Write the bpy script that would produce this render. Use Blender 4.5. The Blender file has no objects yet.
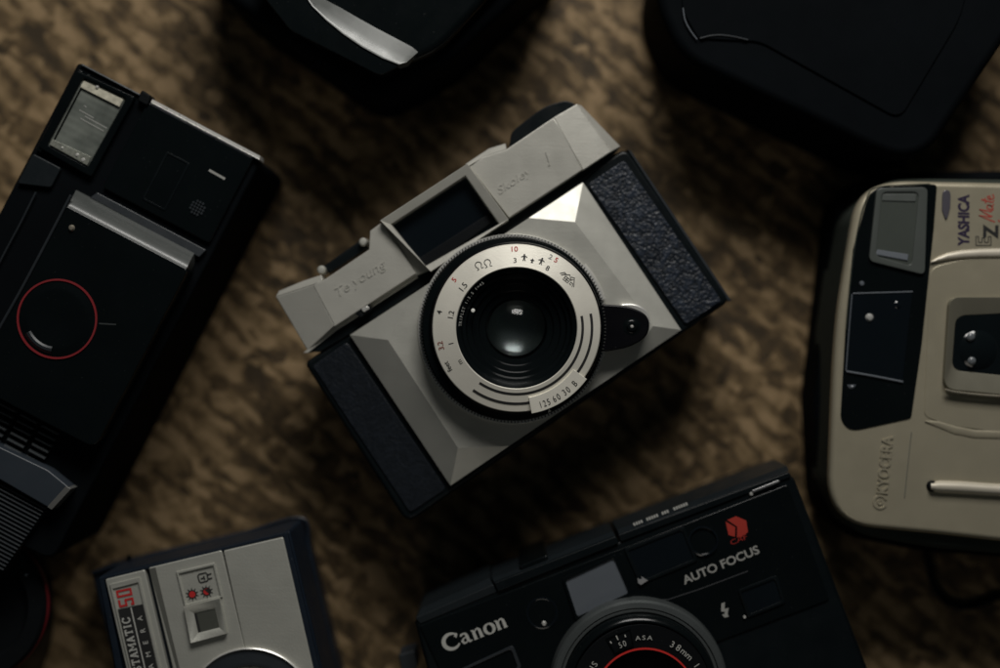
import bpy, bmesh, math, random
from mathutils import Vector, Matrix
random.seed(7)
scene = bpy.context.scene
COL = scene.collection
MM = 0.001
CAM_H = 430.0          # camera height over the table, mm
# ------------------------------------------------------------------ camera
cd = bpy.data.cameras.new("camera")
cam = bpy.data.objects.new("camera", cd); COL.objects.link(cam)
cam.location = (0, 0, CAM_H*MM); cam.rotation_euler = (0, 0, 0)
cd.sensor_width = 36.0; cd.lens = 36.0*385/300.0
cd.clip_start = 0.01; cd.clip_end = 50
cd.dof.use_dof = True; cd.dof.focus_distance = (CAM_H-55)*MM; cd.dof.aperture_fstop = 2.8
cd.dof.aperture_blades = 0
scene.camera = cam
# ------------------------------------------------------------------ world + lamps
w = bpy.data.worlds.new("World"); scene.world = w; w.use_nodes = True
bg = w.node_tree.nodes["Background"]
bg.inputs[0].default_value = (0.55, 0.75, 0.85, 1); bg.inputs[1].default_value = 0.014
def area(name, az, el, dist, sx, sy, energy, color, target=(0,0,0.03)):
    l = bpy.data.lights.new(name, 'AREA'); l.shape = 'RECTANGLE'; l.size = sx; l.size_y = sy
    l.energy = energy; l.color = color
    o = bpy.data.objects.new(name, l); COL.objects.link(o)
    a, e = math.radians(az), math.radians(el)
    t = Vector(target)
    p = t + Vector((math.cos(e)*math.cos(a), math.cos(e)*math.sin(a), math.sin(e)))*dist
    o.location = p
    o.rotation_euler = (p-t).to_track_quat('Z', 'Y').to_euler()
    return o
area("window_light", 81, 37, 0.66, 0.34, 0.22, 3.7, (1.0, 0.975, 0.93), target=(-0.02, 0.02, 0.03))
area("wall_bounce", -88, 47, 0.85, 0.30, 0.22, 0.21, (1.0, 0.93, 0.82))
scene.view_settings.view_transform = 'Standard'
scene.view_settings.look = 'None'
scene.view_settings.exposure = 0.0
scene.view_settings.gamma = 1.0
scene.render.engine = 'CYCLES'

# ------------------------------------------------------------------ materials
class N:
    def __init__(s, name):
        s.m = bpy.data.materials.new(name); s.m.use_nodes = True
        s.t = s.m.node_tree; s.b = s.t.nodes["Principled BSDF"]
    def n(s, typ, **kw):
        x = s.t.nodes.new(typ)
        for k, v in kw.items():
            if k.startswith('i_'): x.inputs[int(k[2:])].default_value = v
            else: setattr(x, k, v)
        return x
    def l(s, a, b): s.t.links.new(a, b)
def mat(name, col, rough=0.5, metal=0.0, var=0.12, bump=0.0, bscale=900, rvar=0.12, coat=0.0, spec=0.5, dust=0.0, vscale=60, scratch=0.0):
    k = N(name); b = k.b
    tc = k.n('ShaderNodeTexCoord')
    n1 = k.n('ShaderNodeTexNoise'); n1.inputs['Scale'].default_value = vscale; n1.inputs['Detail'].default_value = 6
    k.l(tc.outputs['Object'], n1.inputs['Vector'])
    mx = k.n('ShaderNodeMixRGB'); mx.inputs[1].default_value = (*[c*(1-var) for c in col], 1); mx.inputs[2].default_value = (*[min(1, c*(1+var)) for c in col], 1)
    k.l(n1.outputs['Fac'], mx.inputs[0])
    out = mx.outputs[0]
    if dust > 0:
        nd = k.n('ShaderNodeTexNoise'); nd.inputs['Scale'].default_value = 1100; nd.inputs['Detail'].default_value = 2
        k.l(tc.outputs['Object'], nd.inputs['Vector'])
        cr = k.n('ShaderNodeValToRGB'); cr.color_ramp.elements[0].position = 0.70; cr.color_ramp.elements[1].position = 0.78
        k.l(nd.outputs['Fac'], cr.inputs[0])
        mu = k.n('ShaderNodeMath', operation='MULTIPLY'); mu.inputs[1].default_value = dust; k.l(cr.outputs[0], mu.inputs[0])
        m2 = k.n('ShaderNodeMixRGB'); m2.inputs[2].default_value = (0.30, 0.31, 0.30, 1)
        k.l(mu.outputs[0], m2.inputs[0]); k.l(out, m2.inputs[1]); out = m2.outputs[0]
    k.l(out, b.inputs['Base Color'])
    n2 = k.n('ShaderNodeTexNoise'); n2.inputs['Scale'].default_value = vscale*2.7; n2.inputs['Detail'].default_value = 8
    k.l(tc.outputs['Object'], n2.inputs['Vector'])
    mr = k.n('ShaderNodeMapRange'); mr.inputs[3].default_value = max(0.03, rough-rvar); mr.inputs[4].default_value = min(1, rough+rvar)
    k.l(n2.outputs['Fac'], mr.inputs[0]); k.l(mr.outputs[0], b.inputs['Roughness'])
    b.inputs['Metallic'].default_value = metal
    b.inputs['Specular IOR Level'].default_value = spec
    b.inputs['Coat Weight'].default_value = coat
    b.inputs['Coat Roughness'].default_value = 0.12
    if bump > 0:
        n3 = k.n('ShaderNodeTexNoise'); n3.inputs['Scale'].default_value = bscale; n3.inputs['Detail'].default_value = 3
        k.l(tc.outputs['Object'], n3.inputs['Vector'])
        h = n3.outputs['Fac']
        if scratch > 0:
            mp = k.n('ShaderNodeMapping'); mp.inputs['Rotation'].default_value = (0, 0, 0.6); mp.inputs['Scale'].default_value = (30, 900, 1)
            k.l(tc.outputs['Object'], mp.inputs[0])
            ns = k.n('ShaderNodeTexNoise'); ns.inputs['Scale'].default_value = 1.0; ns.inputs['Detail'].default_value = 2; k.l(mp.outputs[0], ns.inputs['Vector'])
            ad = k.n('ShaderNodeMath', operation='MULTIPLY_ADD'); ad.inputs[1].default_value = scratch
            k.l(ns.outputs['Fac'], ad.inputs[0]); k.l(h, ad.inputs[2]); h = ad.outputs[0]
        bp = k.n('ShaderNodeBump'); bp.inputs['Strength'].default_value = bump; bp.inputs['Distance'].default_value = 0.0002
        k.l(h, bp.inputs['Height']); k.l(bp.outputs[0], b.inputs['Normal'])
    return k.m

silver_paint = mat('silver_paint', (0.50, 0.49, 0.44), rough=0.42, metal=0.40, var=0.12, scratch=0.35, bump=0.25, bscale=2600, dust=0.05)
silver_plate = mat('silver_plate', (0.52, 0.515, 0.465), rough=0.48, metal=0.58, var=0.12, scratch=0.35, bump=0.18, bscale=2600)
ring_silver  = mat('ring_aluminium', (0.80, 0.77, 0.68), rough=0.42, metal=0.35, var=0.05, bump=0.15, bscale=3000)
chrome       = mat('bright_chrome', (0.78, 0.77, 0.73), rough=0.30, metal=0.6, var=0.05)
black_gloss  = mat('black_gloss_plastic', (0.003, 0.0045, 0.005), rough=0.20, var=0.3, dust=0.03, spec=0.25, rvar=0.08, bump=0.06, bscale=500)
black_satin  = mat('black_satin_plastic', (0.003, 0.005, 0.006), rough=0.36, var=0.3, bump=0.15, bscale=1500, dust=0.03, spec=0.22)
black_matte  = mat('black_matte_plastic', (0.004, 0.005, 0.006), rough=0.6, var=0.3, bump=0.3, bscale=1500, dust=0.04, spec=0.10)
side_black   = mat('dull_black_plastic', (0.003, 0.004, 0.005), rough=0.75, var=0.3, spec=0.03)
black_deep   = mat('black_metal_paint', (0.003, 0.003, 0.004), rough=0.30, var=0.3, dust=0.05, spec=.2)
rail_dark    = mat('rail_black_plastic', (0.008, 0.011, 0.013), rough=0.42, var=0.25, bump=0.15, dust=0.05, spec=.3)
grey_plastic = mat('dark_grey_plastic', (0.017, 0.021, 0.025), rough=0.42, var=0.2, bump=0.15, bscale=1500, dust=0.06)
ring_grey    = mat('grey_anodised_metal', (0.085, 0.095, 0.095), rough=0.40, metal=0.5, var=0.15, bump=0.2, bscale=1800)
navy         = mat('navy_plastic', (0.006, 0.011, 0.019), rough=0.45, var=0.3, bump=0.5, bscale=1200, dust=0.12, spec=.35)
kodak_silver = mat('cool_silver', (0.48, 0.48, 0.43), rough=0.42, metal=0.45, var=0.12, bump=0.3, bscale=1800, dust=0.06, scratch=0.5)
champagne    = mat('champagne_paint', (0.42, 0.38, 0.28), rough=0.36, metal=0.45, var=0.08, bump=0.15, bscale=2600)
champagne_dk = mat('shaded_grey_plastic', (0.15, 0.15, 0.125), rough=0.5, metal=0.1, var=0.1, bump=0.15)  # darker grey used for the front seam
olive_side   = mat('grey_green_plastic', (0.030, 0.036, 0.030), rough=0.7, var=0.15, spec=0.1)
bar_gold     = mat('champagne_metal', (0.62, 0.56, 0.44), rough=0.28, metal=0.8, var=0.05)
ink_black    = mat('black_ink', (0.012, 0.012, 0.012), rough=0.6, var=0.1)
ink_red      = mat('red_ink', (0.19, 0.010, 0.014), rough=0.55, var=0.1)
ink_red2     = mat('scarlet_enamel', (0.46, 0.022, 0.022), rough=0.5, var=0.12)
ink_white    = mat('white_ink', (0.42, 0.42, 0.39), rough=0.5, var=0.1)
ink_grey     = mat('grey_ink', (0.30, 0.30, 0.28), rough=0.5, var=0.15)
paint_white  = mat('white_paint_dot', (0.75, 0.75, 0.70), rough=0.5, var=0.05)
gunmetal     = mat('slate_window_plastic', (0.105, 0.118, 0.135), rough=0.4, metal=0.1, var=0.1)

def leather(name='black_leatherette', bs=0.45, lo=(0.003, 0.006, 0.011, 1), hi=(0.018, 0.026, 0.042, 1)):
    k = N(name); b = k.b
    tc = k.n('ShaderNodeTexCoord')
    v = k.n('ShaderNodeTexVoronoi'); v.inputs['Scale'].default_value = 1000; k.l(tc.outputs['Object'], v.inputs['Vector'])
    n = k.n('ShaderNodeTexNoise'); n.inputs['Scale'].default_value = 260; n.inputs['Detail'].default_value = 5; n.inputs['Distortion'].default_value = 2.2
    k.l(tc.outputs['Object'], n.inputs['Vector'])
    cr = k.n('ShaderNodeValToRGB'); e = cr.color_ramp.elements
    e[0].position = 0.42; e[0].color = lo; e[1].position = 0.68; e[1].color = hi
    k.l(n.outputs['Fac'], cr.inputs[0]); k.l(cr.outputs[0], b.inputs['Base Color'])
    ad = k.n('ShaderNodeMath', operation='MULTIPLY_ADD'); ad.inputs[1].default_value = 2.0
    k.l(n.outputs['Fac'], ad.inputs[0]); k.l(v.outputs['Distance'], ad.inputs[2])
    bp = k.n('ShaderNodeBump'); bp.inputs['Strength'].default_value = bs; bp.inputs['Distance'].default_value = 0.0005
    k.l(ad.outputs[0], bp.inputs['Height']); k.l(bp.outputs[0], b.inputs['Normal'])
    b.inputs['Roughness'].default_value = 0.42
    return k.m
black_leather = leather()
smooth_leather = leather('worn_leatherette', 0.15, (0.002, 0.004, 0.007, 1), (0.006, 0.009, 0.014, 1))  # darker, smoother variant for the left grip panel

def glass_dark(name, col, rough=0.05, coat=1.0):
    m = mat(name, col, rough=rough, rvar=0.02, var=0.2, coat=coat, spec=0.6)
    return m
window_glass = glass_dark('dark_window_glass', (0.004, 0.006, 0.008), 0.10, 0.2)
lens_black   = glass_dark('lens_depth', (0.004, 0.006, 0.007), 0.10, 0.3)
def clear_glass():
    k = N('coated_lens_glass'); b = k.b
    b.inputs['Base Color'].default_value = (0.80, 0.86, 0.86, 1); b.inputs['Roughness'].default_value = 0.05
    b.inputs['Transmission Weight'].default_value = 1.0; b.inputs['IOR'].default_value = 1.28
    return k.m
lens_glass = clear_glass()
def haze_glass():
    k = N('dusty_inner_element'); b = k.b
    tc = k.n('ShaderNodeTexCoord')
    n = k.n('ShaderNodeTexNoise'); n.inputs['Scale'].default_value = 160; n.inputs['Detail'].default_value = 6
    k.l(tc.outputs['Object'], n.inputs['Vector'])
    cr = k.n('ShaderNodeValToRGB'); e = cr.color_ramp.elements
    e[0].color = (0.004, 0.007, 0.007, 1); e[1].color = (0.022, 0.028, 0.027, 1); e[0].position = .3; e[1].position = .7  # soft glow inside the lens is put into these colours
    k.l(n.outputs['Fac'], cr.inputs[0]); k.l(cr.outputs[0], b.inputs['Base Color'])
    b.inputs['Roughness'].default_value = 0.36; b.inputs['Specular IOR Level'].default_value = 0.8
    return k.m
haze_lens = haze_glass()
def flash_mat():
    k = N('ribbed_flash_diffuser'); b = k.b
    tc = k.n('ShaderNodeTexCoord')
    mp = k.n('ShaderNodeMapping'); mp.inputs['Rotation'].default_value = (0, 0, math.radians(28))
    k.l(tc.outputs['Object'], mp.inputs[0])
    wv = k.n('ShaderNodeTexWave'); wv.bands_direction = 'Y'; wv.inputs['Scale'].default_value = 150; wv.inputs['Distortion'].default_value = 1.5
    k.l(mp.outputs[0], wv.inputs['Vector'])
    n = k.n('ShaderNodeTexNoise'); n.inputs['Scale'].default_value = 120; n.inputs['Detail'].default_value = 4
    k.l(mp.outputs[0], n.inputs['Vector'])
    cr = k.n('ShaderNodeValToRGB'); e = cr.color_ramp.elements
    e[0].color = (0.085, 0.095, 0.085, 1); e[1].color = (0.20, 0.215, 0.19, 1); e[0].position = .35; e[1].position = .75
    k.l(n.outputs['Fac'], cr.inputs[0]); k.l(cr.outputs[0], b.inputs['Base Color'])
    bp = k.n('ShaderNodeBump'); bp.inputs['Strength'].default_value = 0.10; bp.inputs['Distance'].default_value = 0.0003
    k.l(wv.outputs[0], bp.inputs['Height']); k.l(bp.outputs[0], b.inputs['Normal'])
    b.inputs['Roughness'].default_value = 0.32; b.inputs['Coat Weight'].default_value = 0.3
    b.inputs['Metallic'].default_value = 0.1
    return k.m
flash_glass = flash_mat()

def wood_mat():
    k = N('mottled_wood'); b = k.b
    tc = k.n('ShaderNodeTexCoord')
    mr_ = k.n('ShaderNodeMapping'); mr_.inputs['Rotation'].default_value = (0, 0, math.radians(40))
    k.l(tc.outputs['Object'], mr_.inputs[0])
    mp = k.n('ShaderNodeMapping'); mp.inputs['Scale'].default_value = (1, 2.5, 1)
    k.l(mr_.outputs[0], mp.inputs[0])
    def noise(scale, detail, rough, dist=0.0, vec=None):
        n = k.n('ShaderNodeTexNoise'); n.inputs['Scale'].default_value = scale; n.inputs['Detail'].default_value = detail
        n.inputs['Roughness'].default_value = rough; n.inputs['Distortion'].default_value = dist
        k.l(vec or mp.outputs[0], n.inputs['Vector']); return n
    warp = noise(45, 3, .5)
    wm = k.n('ShaderNodeVectorMath', operation='SCALE'); wm.inputs['Scale'].default_value = 0.008
    k.l(warp.outputs['Color'], wm.inputs[0])
    av = k.n('ShaderNodeVectorMath', operation='ADD'); k.l(mp.outputs[0], av.inputs[0]); k.l(wm.outputs[0], av.inputs[1])
    # flaky patches of fibre
    vor = k.n('ShaderNodeTexVoronoi'); vor.feature = 'SMOOTH_F1'; vor.inputs['Scale'].default_value = 105; vor.inputs['Smoothness'].default_value = 0.10
    k.l(av.outputs[0], vor.inputs['Vector'])
    sep = k.n('ShaderNodeSeparateColor'); k.l(vor.outputs['Color'], sep.inputs[0])
    vor2 = k.n('ShaderNodeTexVoronoi'); vor2.feature = 'SMOOTH_F1'; vor2.inputs['Scale'].default_value = 200; vor2.inputs['Smoothness'].default_value = 0.12
    av2 = k.n('ShaderNodeVectorMath', operation='ADD'); k.l(mr_.outputs[0], av2.inputs[0]); k.l(wm.outputs[0], av2.inputs[1]); k.l(av2.outputs[0], vor2.inputs['Vector'])
    sep2 = k.n('ShaderNodeSeparateColor'); k.l(vor2.outputs['Color'], sep2.inputs[0])
    fine = noise(230, 5, .65, 0.4, av2.outputs[0])
    streak = noise(66, 3, .55, 0.5, av.outputs[0])
    mx_ = k.n('ShaderNodeMapping'); mx_.inputs['Scale'].default_value = (85, 20, 1); k.l(mr_.outputs[0], mx_.inputs[0])
    cross = noise(1.0, 3, .5, 0.9, mx_.outputs[0])
    mx2 = k.n('ShaderNodeMapping'); mx2.inputs['Scale'].default_value = (95, 330, 1); k.l(av2.outputs[0], mx2.inputs[0])
    fibre = noise(1.0, 4, .6, 0.3, mx2.outputs[0])
    big = noise(22, 4, .6, 0.8, mr_.outputs[0])
    wv = k.n('ShaderNodeTexWave'); wv.bands_direction = 'Y'; wv.inputs['Scale'].default_value = 42; wv.inputs['Distortion'].default_value = 4.0
    wv.inputs['Detail'].default_value = 2.5; wv.inputs['Detail Scale'].default_value = 2.2; wv.inputs['Detail Roughness'].default_value = 0.6
    k.l(av2.outputs[0], wv.inputs['Vector'])
    brk = k.n('ShaderNodeMath', operation='MULTIPLY'); k.l(wv.outputs['Fac'], brk.inputs[0]); k.l(sep2.outputs[1], brk.inputs[1])
    def madd(a, f, c):
        m = k.n('ShaderNodeMath', operation='MULTIPLY_ADD'); m.inputs[1].default_value = f
        k.l(a, m.inputs[0])
        if isinstance(c, float): m.inputs[2].default_value = c
        else: k.l(c, m.inputs[2])
        return m.outputs[0]
    s = madd(sep.outputs[0], 0.13, -0.93)
    s = madd(sep2.outputs[0], 0.22, s)
    s = madd(fine.outputs['Fac'], 0.28, s)
    s = madd(streak.outputs['Fac'], 0.70, s)
    s = madd(cross.outputs['Fac'], 0.42, s)
    s = madd(brk.outputs[0], 0.46, s)
    s = madd(fibre.outputs['Fac'], 0.50, s)
    s = madd(big.outputs['Fac'], 0.36, s)
    cr = k.n('ShaderNodeValToRGB'); el = cr.color_ramp.elements
    el[0].position = 0.20; el[0].color = (0.040, 0.028, 0.015, 1)
    el[1].position = 0.75; el[1].color = (0.275, 0.190, 0.102, 1)
    x = el.new(0.40); x.color = (0.094, 0.062, 0.030, 1)
    x = el.new(0.54); x.color = (0.172, 0.117, 0.058, 1)
    k.l(s, cr.inputs[0]); k.l(cr.outputs[0], b.inputs['Base Color'])
    b.inputs['Roughness'].default_value = 0.62; b.inputs['Specular IOR Level'].default_value = 0.25
    bp = k.n('ShaderNodeBump'); bp.inputs['Strength'].default_value = 0.18; bp.inputs['Distance'].default_value = 0.0008
    k.l(s, bp.inputs['Height']); k.l(bp.outputs[0], b.inputs['Normal'])
    return k.m
wood = wood_mat()

# ------------------------------------------------------------------ geometry helpers
SC = 0.3/385.0
def W(px, py, z):
    """photo pixel (1000x668) seen at height z (mm) -> metres"""
    s = SC*(CAM_H-z)
    return Vector(((px-500)*s*MM, (334-py)*s*MM, z*MM))
def pxmm(n, z): return n*SC*(CAM_H-z)      # length in photo pixels at height z -> mm

def tag(o, label, cat, group=None):
    o['label'] = label; o['category'] = cat
    if group: o['group'] = group
def thing(name, label, cat, px, py, group=None):
    o = bpy.data.objects.new(name, None); COL.objects.link(o)
    o.location = W(px, py, 0); o.empty_display_size = 0.02
    tag(o, label, cat, group); return o
def root_loc(p):
    v = Vector((0, 0, 0))
    while p is not None:
        v += p.location; p = p.parent
    return v
def link_bm(name, bm, m, parent, smooth=True, ang=32, mats=None):
    me = bpy.data.meshes.new(name)
    bmesh.ops.recalc_face_normals(bm, faces=bm.faces) if name[:5] != 'flat_' else None
    off = root_loc(parent)
    for v in bm.verts: v.co -= off
    bm.to_mesh(me); bm.free()
    for mm in (mats or [m]): me.materials.append(mm)
    if smooth:
        for p in me.polygons: p.use_smooth = True
        me.set_sharp_from_angle(angle=math.radians(ang))
    o = bpy.data.objects.new(name.replace('flat_', ''), me); COL.objects.link(o)
    if smooth and len(me.polygons) > 4:
        wn = o.modifiers.new('weighted_normal', 'WEIGHTED_NORMAL'); wn.keep_sharp = True; wn.weight = 90
    if parent is not None: o.parent = parent
    return o
def rnd(pts, r, n=5):
    """round the corners of a polygon; r one radius or a list"""
    out = []
    L = len(pts)
    for i in range(L):
        ri = r[i] if isinstance(r, (list, tuple)) else r
        p = Vector(pts[i][:2]); a = Vector(pts[i-1][:2]); b = Vector(pts[(i+1) % L][:2])
        if ri <= 0: out.append(tuple(p)); continue
        da = (a-p); db = (b-p)
        ra = min(ri, da.length*0.48); rb = min(ri, db.length*0.48)
        s = p+da.normalized()*ra; e = p+db.normalized()*rb
        for j in range(n+1):
            t = j/n
            q = s*(1-t)**2 + p*2*t*(1-t) + e*t*t
            out.append((q.x, q.y))
    return out
def add_prism(bm, pts, z1, z0, bev=0.0, seg=3, zt=None, taper=1.0):
    zt = z1 if zt is None else zt
    base = [W(x, y, zt) for x, y in pts]
    if bev > 0 and taper == 1.0:
        ar = sum(base[i].x*base[(i+1) % len(base)].y-base[(i+1) % len(base)].x*base[i].y for i in range(len(base)))
        if ar < 0: base.reverse()
        n = len(base); nr = []
        for i in range(n):
            a = (base[i]-base[i-1]); b = (base[(i+1) % n]-base[i])
            na = Vector((-a.y, a.x, 0)).normalized(); nb = Vector((-b.y, b.x, 0)).normalized()
            m_ = (na+nb)
            if m_.length < 1e-6: m_ = na
            m_.normalize(); nr.append(m_/max(0.5, m_.dot(nb)))
        for _ in range(12):      # keep the bevel inside the corner radii
            ins = [v+q*(bev*MM) for v, q in zip(base, nr)]
            if all((ins[(i+1) % n]-ins[i]).dot(base[(i+1) % n]-base[i]) > 0 for i in range(n)): break
            bev *= 0.85
        rows = []
        for j in range(seg+1):
            t = j/seg*math.pi/2
            d = bev*(1-math.cos(t))*MM; z = (z1-bev*(1-math.sin(t)))*MM
            rows.append([bm.verts.new((v.x+q.x*d, v.y+q.y*d, z)) for v, q in zip(base, nr)])
        rows.insert(0, [bm.verts.new((v.x, v.y, z0*MM)) for v in base])
        for A, B in zip(rows, rows[1:]):
            for i in range(n): bm.faces.new((A[i], A[(i+1) % n], B[(i+1) % n], B[i]))
        bm.faces.new(rows[-1]); bm.faces.new(list(reversed(rows[0])))
        return
    top = [bm.verts.new((v.x, v.y, z1*MM)) for v in base]
    c = sum(base, Vector())/len(base)
    bot = [bm.verts.new((c.x+(v.x-c.x)*taper, c.y+(v.y-c.y)*taper, z0*MM)) for v in base]
    f = bm.faces.new(top); n = len(top)
    bm.faces.new(list(reversed(bot)))
    for i in range(n):
        bm.faces.new((top[i], bot[i], bot[(i+1) % n], top[(i+1) % n]))
    if bev > 0:
        ed = [e for e in f.edges]
        bmesh.ops.bevel(bm, geom=ed, offset=bev*MM, segments=seg, profile=0.5, affect='EDGES', clamp_overlap=True)
def prism(name, pts, z1, z0, m, parent, bev=0.4, seg=3, zt=None, taper=1.0, smooth=True, ang=32):
    bm = bmesh.new(); add_prism(bm, pts, z1, z0, bev, seg, zt, taper)
    return link_bm(name, bm, m, parent, smooth, ang)
def add_frame(bm, outer, inner, z1, z0, zi, zin1=None, bev=0.0):
    """ring between outer and inner polygons (same count), inner wall slopes down to zi"""
    n = len(outer); zin1 = z1 if zin1 is None else zin1
    a = [bm.verts.new(W(x, y, z1)) for x, y in outer]
    b = [bm.verts.new(W(x, y, zin1)) for x, y in inner]
    c = [bm.verts.new((v.co.x, v.co.y, z0*MM)) for v in a]
    d = [bm.verts.new((v.co.x, v.co.y, zi*MM)) for v in b]
    for i in range(n):
        j = (i+1) % n
        bm.faces.new((a[i], a[j], b[j], b[i]))
        bm.faces.new((c[j], a[j], a[i], c[i])); bm.faces.new((b[i], b[j], d[j], d[i]))
        bm.faces.new((c[i], d[i], d[j], c[j]))
    if bev > 0:
        s = set(a) | set(b)
        ed = [e for e in bm.edges if e.verts[0] in s and e.verts[1] in s and
              ((e.verts[0] in a and e.verts[1] in a) or (e.verts[0] in b and e.verts[1] in b))]
        bmesh.ops.bevel(bm, geom=ed, offset=bev*MM, segments=2, profile=0.5, affect='EDGES', clamp_overlap=True)
def frame(name, outer, inner, z1, z0, zi, m, parent, zin1=None, bev=0.25):
    bm = bmesh.new(); add_frame(bm, outer, inner, z1, z0, zi, zin1, bev)
    return link_bm(name, bm, m, parent)
def add_lathe(bm, cx, cy, prof, n=128, a0=0, a1=360):
    """cx,cy metres; prof list of (r mm, z mm)"""
    full = abs(a1-a0) >= 359.9
    rows = []
    cnt = n if full else n+1
    for r, z in prof:
        if r < 1e-6: rows.append([bm.verts.new((cx, cy, z*MM))]); continue
        rows.append([bm.verts.new((cx+r*MM*math.cos(math.radians(a0+(a1-a0)*i/n)), cy+r*MM*math.sin(math.radians(a0+(a1-a0)*i/n)), z*MM)) for i in range(cnt)])
    for k in range(len(rows)-1):
        A, B = rows[k], rows[k+1]
        m_ = n if full else n
        for i in range(m_):
            j = (i+1) % cnt if full else i+1
            if len(A) == 1 and len(B) == 1: continue
            if len(A) == 1: bm.faces.new((A[0], B[i], B[j]))
            elif len(B) == 1: bm.faces.new((A[i], B[0], A[j]))
            else: bm.faces.new((A[i], B[i], B[j], A[j]))
def lathe(name, px, py, zr, prof, m, parent, n=128, ang=32, a0=0, a1=360):
    c = W(px, py, zr); bm = bmesh.new(); add_lathe(bm, c.x, c.y, prof, n, a0, a1)
    return link_bm(name, bm, m, parent, True, ang)
def add_poly(bm, pts, z, up=True):
    vs = [bm.verts.new(W(x, y, z)) for x, y in pts]
    f = bm.faces.new(vs); f.normal_update()
    if f.normal.z < 0: f.normal_flip()
def add_stroke(bm, pts, wd, z):
    """stroke along px points; wd width in px, single or list; slightly thick printed line"""
    n = len(pts); L = []; R = []
    for i in range(n):
        p = Vector(pts[i]); a = Vector(pts[max(0, i-1)]); b = Vector(pts[min(n-1, i+1)])
        d = (b-a)
        if d.length < 1e-9: d = Vector((1, 0))
        d.normalize(); nn = Vector((-d.y, d.x))
        ww = (wd[i] if isinstance(wd, (list, tuple)) else wd)/2
        L.append(p+nn*ww); R.append(p-nn*ww)
    l = [bm.verts.new(W(q.x, q.y, z)) for q in L]; r = [bm.verts.new(W(q.x, q.y, z)) for q in R]
    for i in range(n-1):
        f = bm.faces.new((l[i], l[i+1], r[i+1], r[i])); f.normal_update()
        if f.normal.z < 0: f.normal_flip()
def flat(name, bm, m, parent): return link_bm('flat_'+name, bm, m, parent, smooth=False)
def text_bm(bm, s, p0, h, z, w=None, right=(1, 0), offset=0.0, center=False, shear=0.0, ext=0.0, wf=1.0, up=None):
    """set type: p0 baseline-left in px (or centre), h cap height px, w total width px"""
    cu = bpy.data.curves.new('t', 'FONT'); cu.body = s; cu.offset = offset; cu.resolution_u = 4; cu.shear = shear
    cu.extrude = ext
    ob = bpy.data.objects.new('t', cu); COL.objects.link(ob)
    dg = bpy.context.evaluated_depsgraph_get(); dg.update()
    me = bpy.data.meshes.new_from_object(ob.evaluated_get(dg))
    bpy.data.objects.remove(ob)
    xs = [v.co.x for v in me.vertices]
    if not xs: return
    x0, x1 = min(xs), max(xs); H = 0.72
    r = Vector(right).normalized(); u = Vector(up).normalized() if up else Vector((r.y, -r.x))
    sy = h/H; sx = (w/(x1-x0)) if w else sy*wf
    W_ = (x1-x0)*sx
    p = Vector(p0)
    if center: p = p - r*W_/2 - u*h/2
    vs = []
    for v in me.vertices:
        q = p + r*(v.co.x-x0)*sx + u*v.co.y*sy
        c = W(q.x, q.y, z); c.z += v.co.z*MM
        vs.append(bm.verts.new(c))
    for f in me.polygons:
        try: bm.faces.new([vs[i] for i in f.vertices])
        except ValueError: pass
    bpy.data.meshes.remove(me)
def text(name, s, p0, h, z, m, parent, **kw):
    bm = bmesh.new(); text_bm(bm, s, p0, h, z, **kw)
    if kw.get('ext', 0) > 0: return link_bm(name, bm, m, parent, True, 30)
    for f in bm.faces:
        f.normal_update()
        if f.normal.z < 0: f.normal_flip()
    return flat(name, bm, m, parent)
def lerp(a, b, t): return (a[0]+(b[0]-a[0])*t, a[1]+(b[1]-a[1])*t)
def quad_pt(q, u, v):   # q: TL TR BR BL
    return lerp(lerp(q[0], q[1], u), lerp(q[3], q[2], u), v)
def add_rod(bm, a, b, r, n=10):
    d = (b-a); L = d.length; q = d.to_track_quat('Z', 'Y').to_matrix().to_4x4()
    ret = bmesh.ops.create_cone(bm, cap_ends=True, segments=n, radius1=r, radius2=r, depth=L)
    bmesh.ops.transform(bm, matrix=Matrix.Translation((a+b)/2) @ q, verts=ret['verts'])
def tube(name, pts, r, m, parent, n=10):
    """smooth tube through world points (Catmull-Rom)"""
    P = [pts[0]]+list(pts)+[pts[-1]]; path = []
    for i in range(1, len(P)-2):
        for k in range(8):
            t = k/8
            path.append(0.5*((2*P[i])+(-P[i-1]+P[i+1])*t+(2*P[i-1]-5*P[i]+4*P[i+1]-P[i+2])*t*t+(-P[i-1]+3*P[i]-3*P[i+1]+P[i+2])*t**3))
    path.append(pts[-1])
    bm = bmesh.new(); rings = []
    for i, p in enumerate(path):
        d = (path[min(i+1, len(path)-1)]-path[max(i-1, 0)]).normalized()
        s = d.cross(Vector((0, 0, 1))); s = s.normalized() if s.length > 1e-6 else Vector((1, 0, 0)); u = s.cross(d)
        rings.append([bm.verts.new(p+s*r*math.cos(2*math.pi*j/n)+u*r*math.sin(2*math.pi*j/n)) for j in range(n)])
    for A, B in zip(rings, rings[1:]):
        for j in range(n): bm.faces.new((A[j], A[(j+1) % n], B[(j+1) % n], B[j]))
    bm.faces.new(rings[0]); bm.faces.new(rings[-1])
    return link_bm(name, bm, m, parent)
def ribbon(name, rows, m, parent, ang=60):
    """lofted surface through rows of (px,py,z)"""
    bm = bmesh.new(); R = [[bm.verts.new(W(*p)) for p in row] for row in rows]
    for A, B in zip(R, R[1:]):
        for i in range(len(A)-1):
            f = bm.faces.new((A[i], A[i+1], B[i+1], B[i])); f.normal_update()
            if f.normal.z < 0: f.normal_flip()
    return link_bm('flat_'+name, bm, m, parent, True, ang)

# ------------------------------------------------------------------ the table
bm = bmesh.new()
bmesh.ops.create_grid(bm, x_segments=4, y_segments=4, size=0.9)
table = link_bm('table_surface', bm, wood, None, False)
table['kind'] = 'structure'

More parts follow.
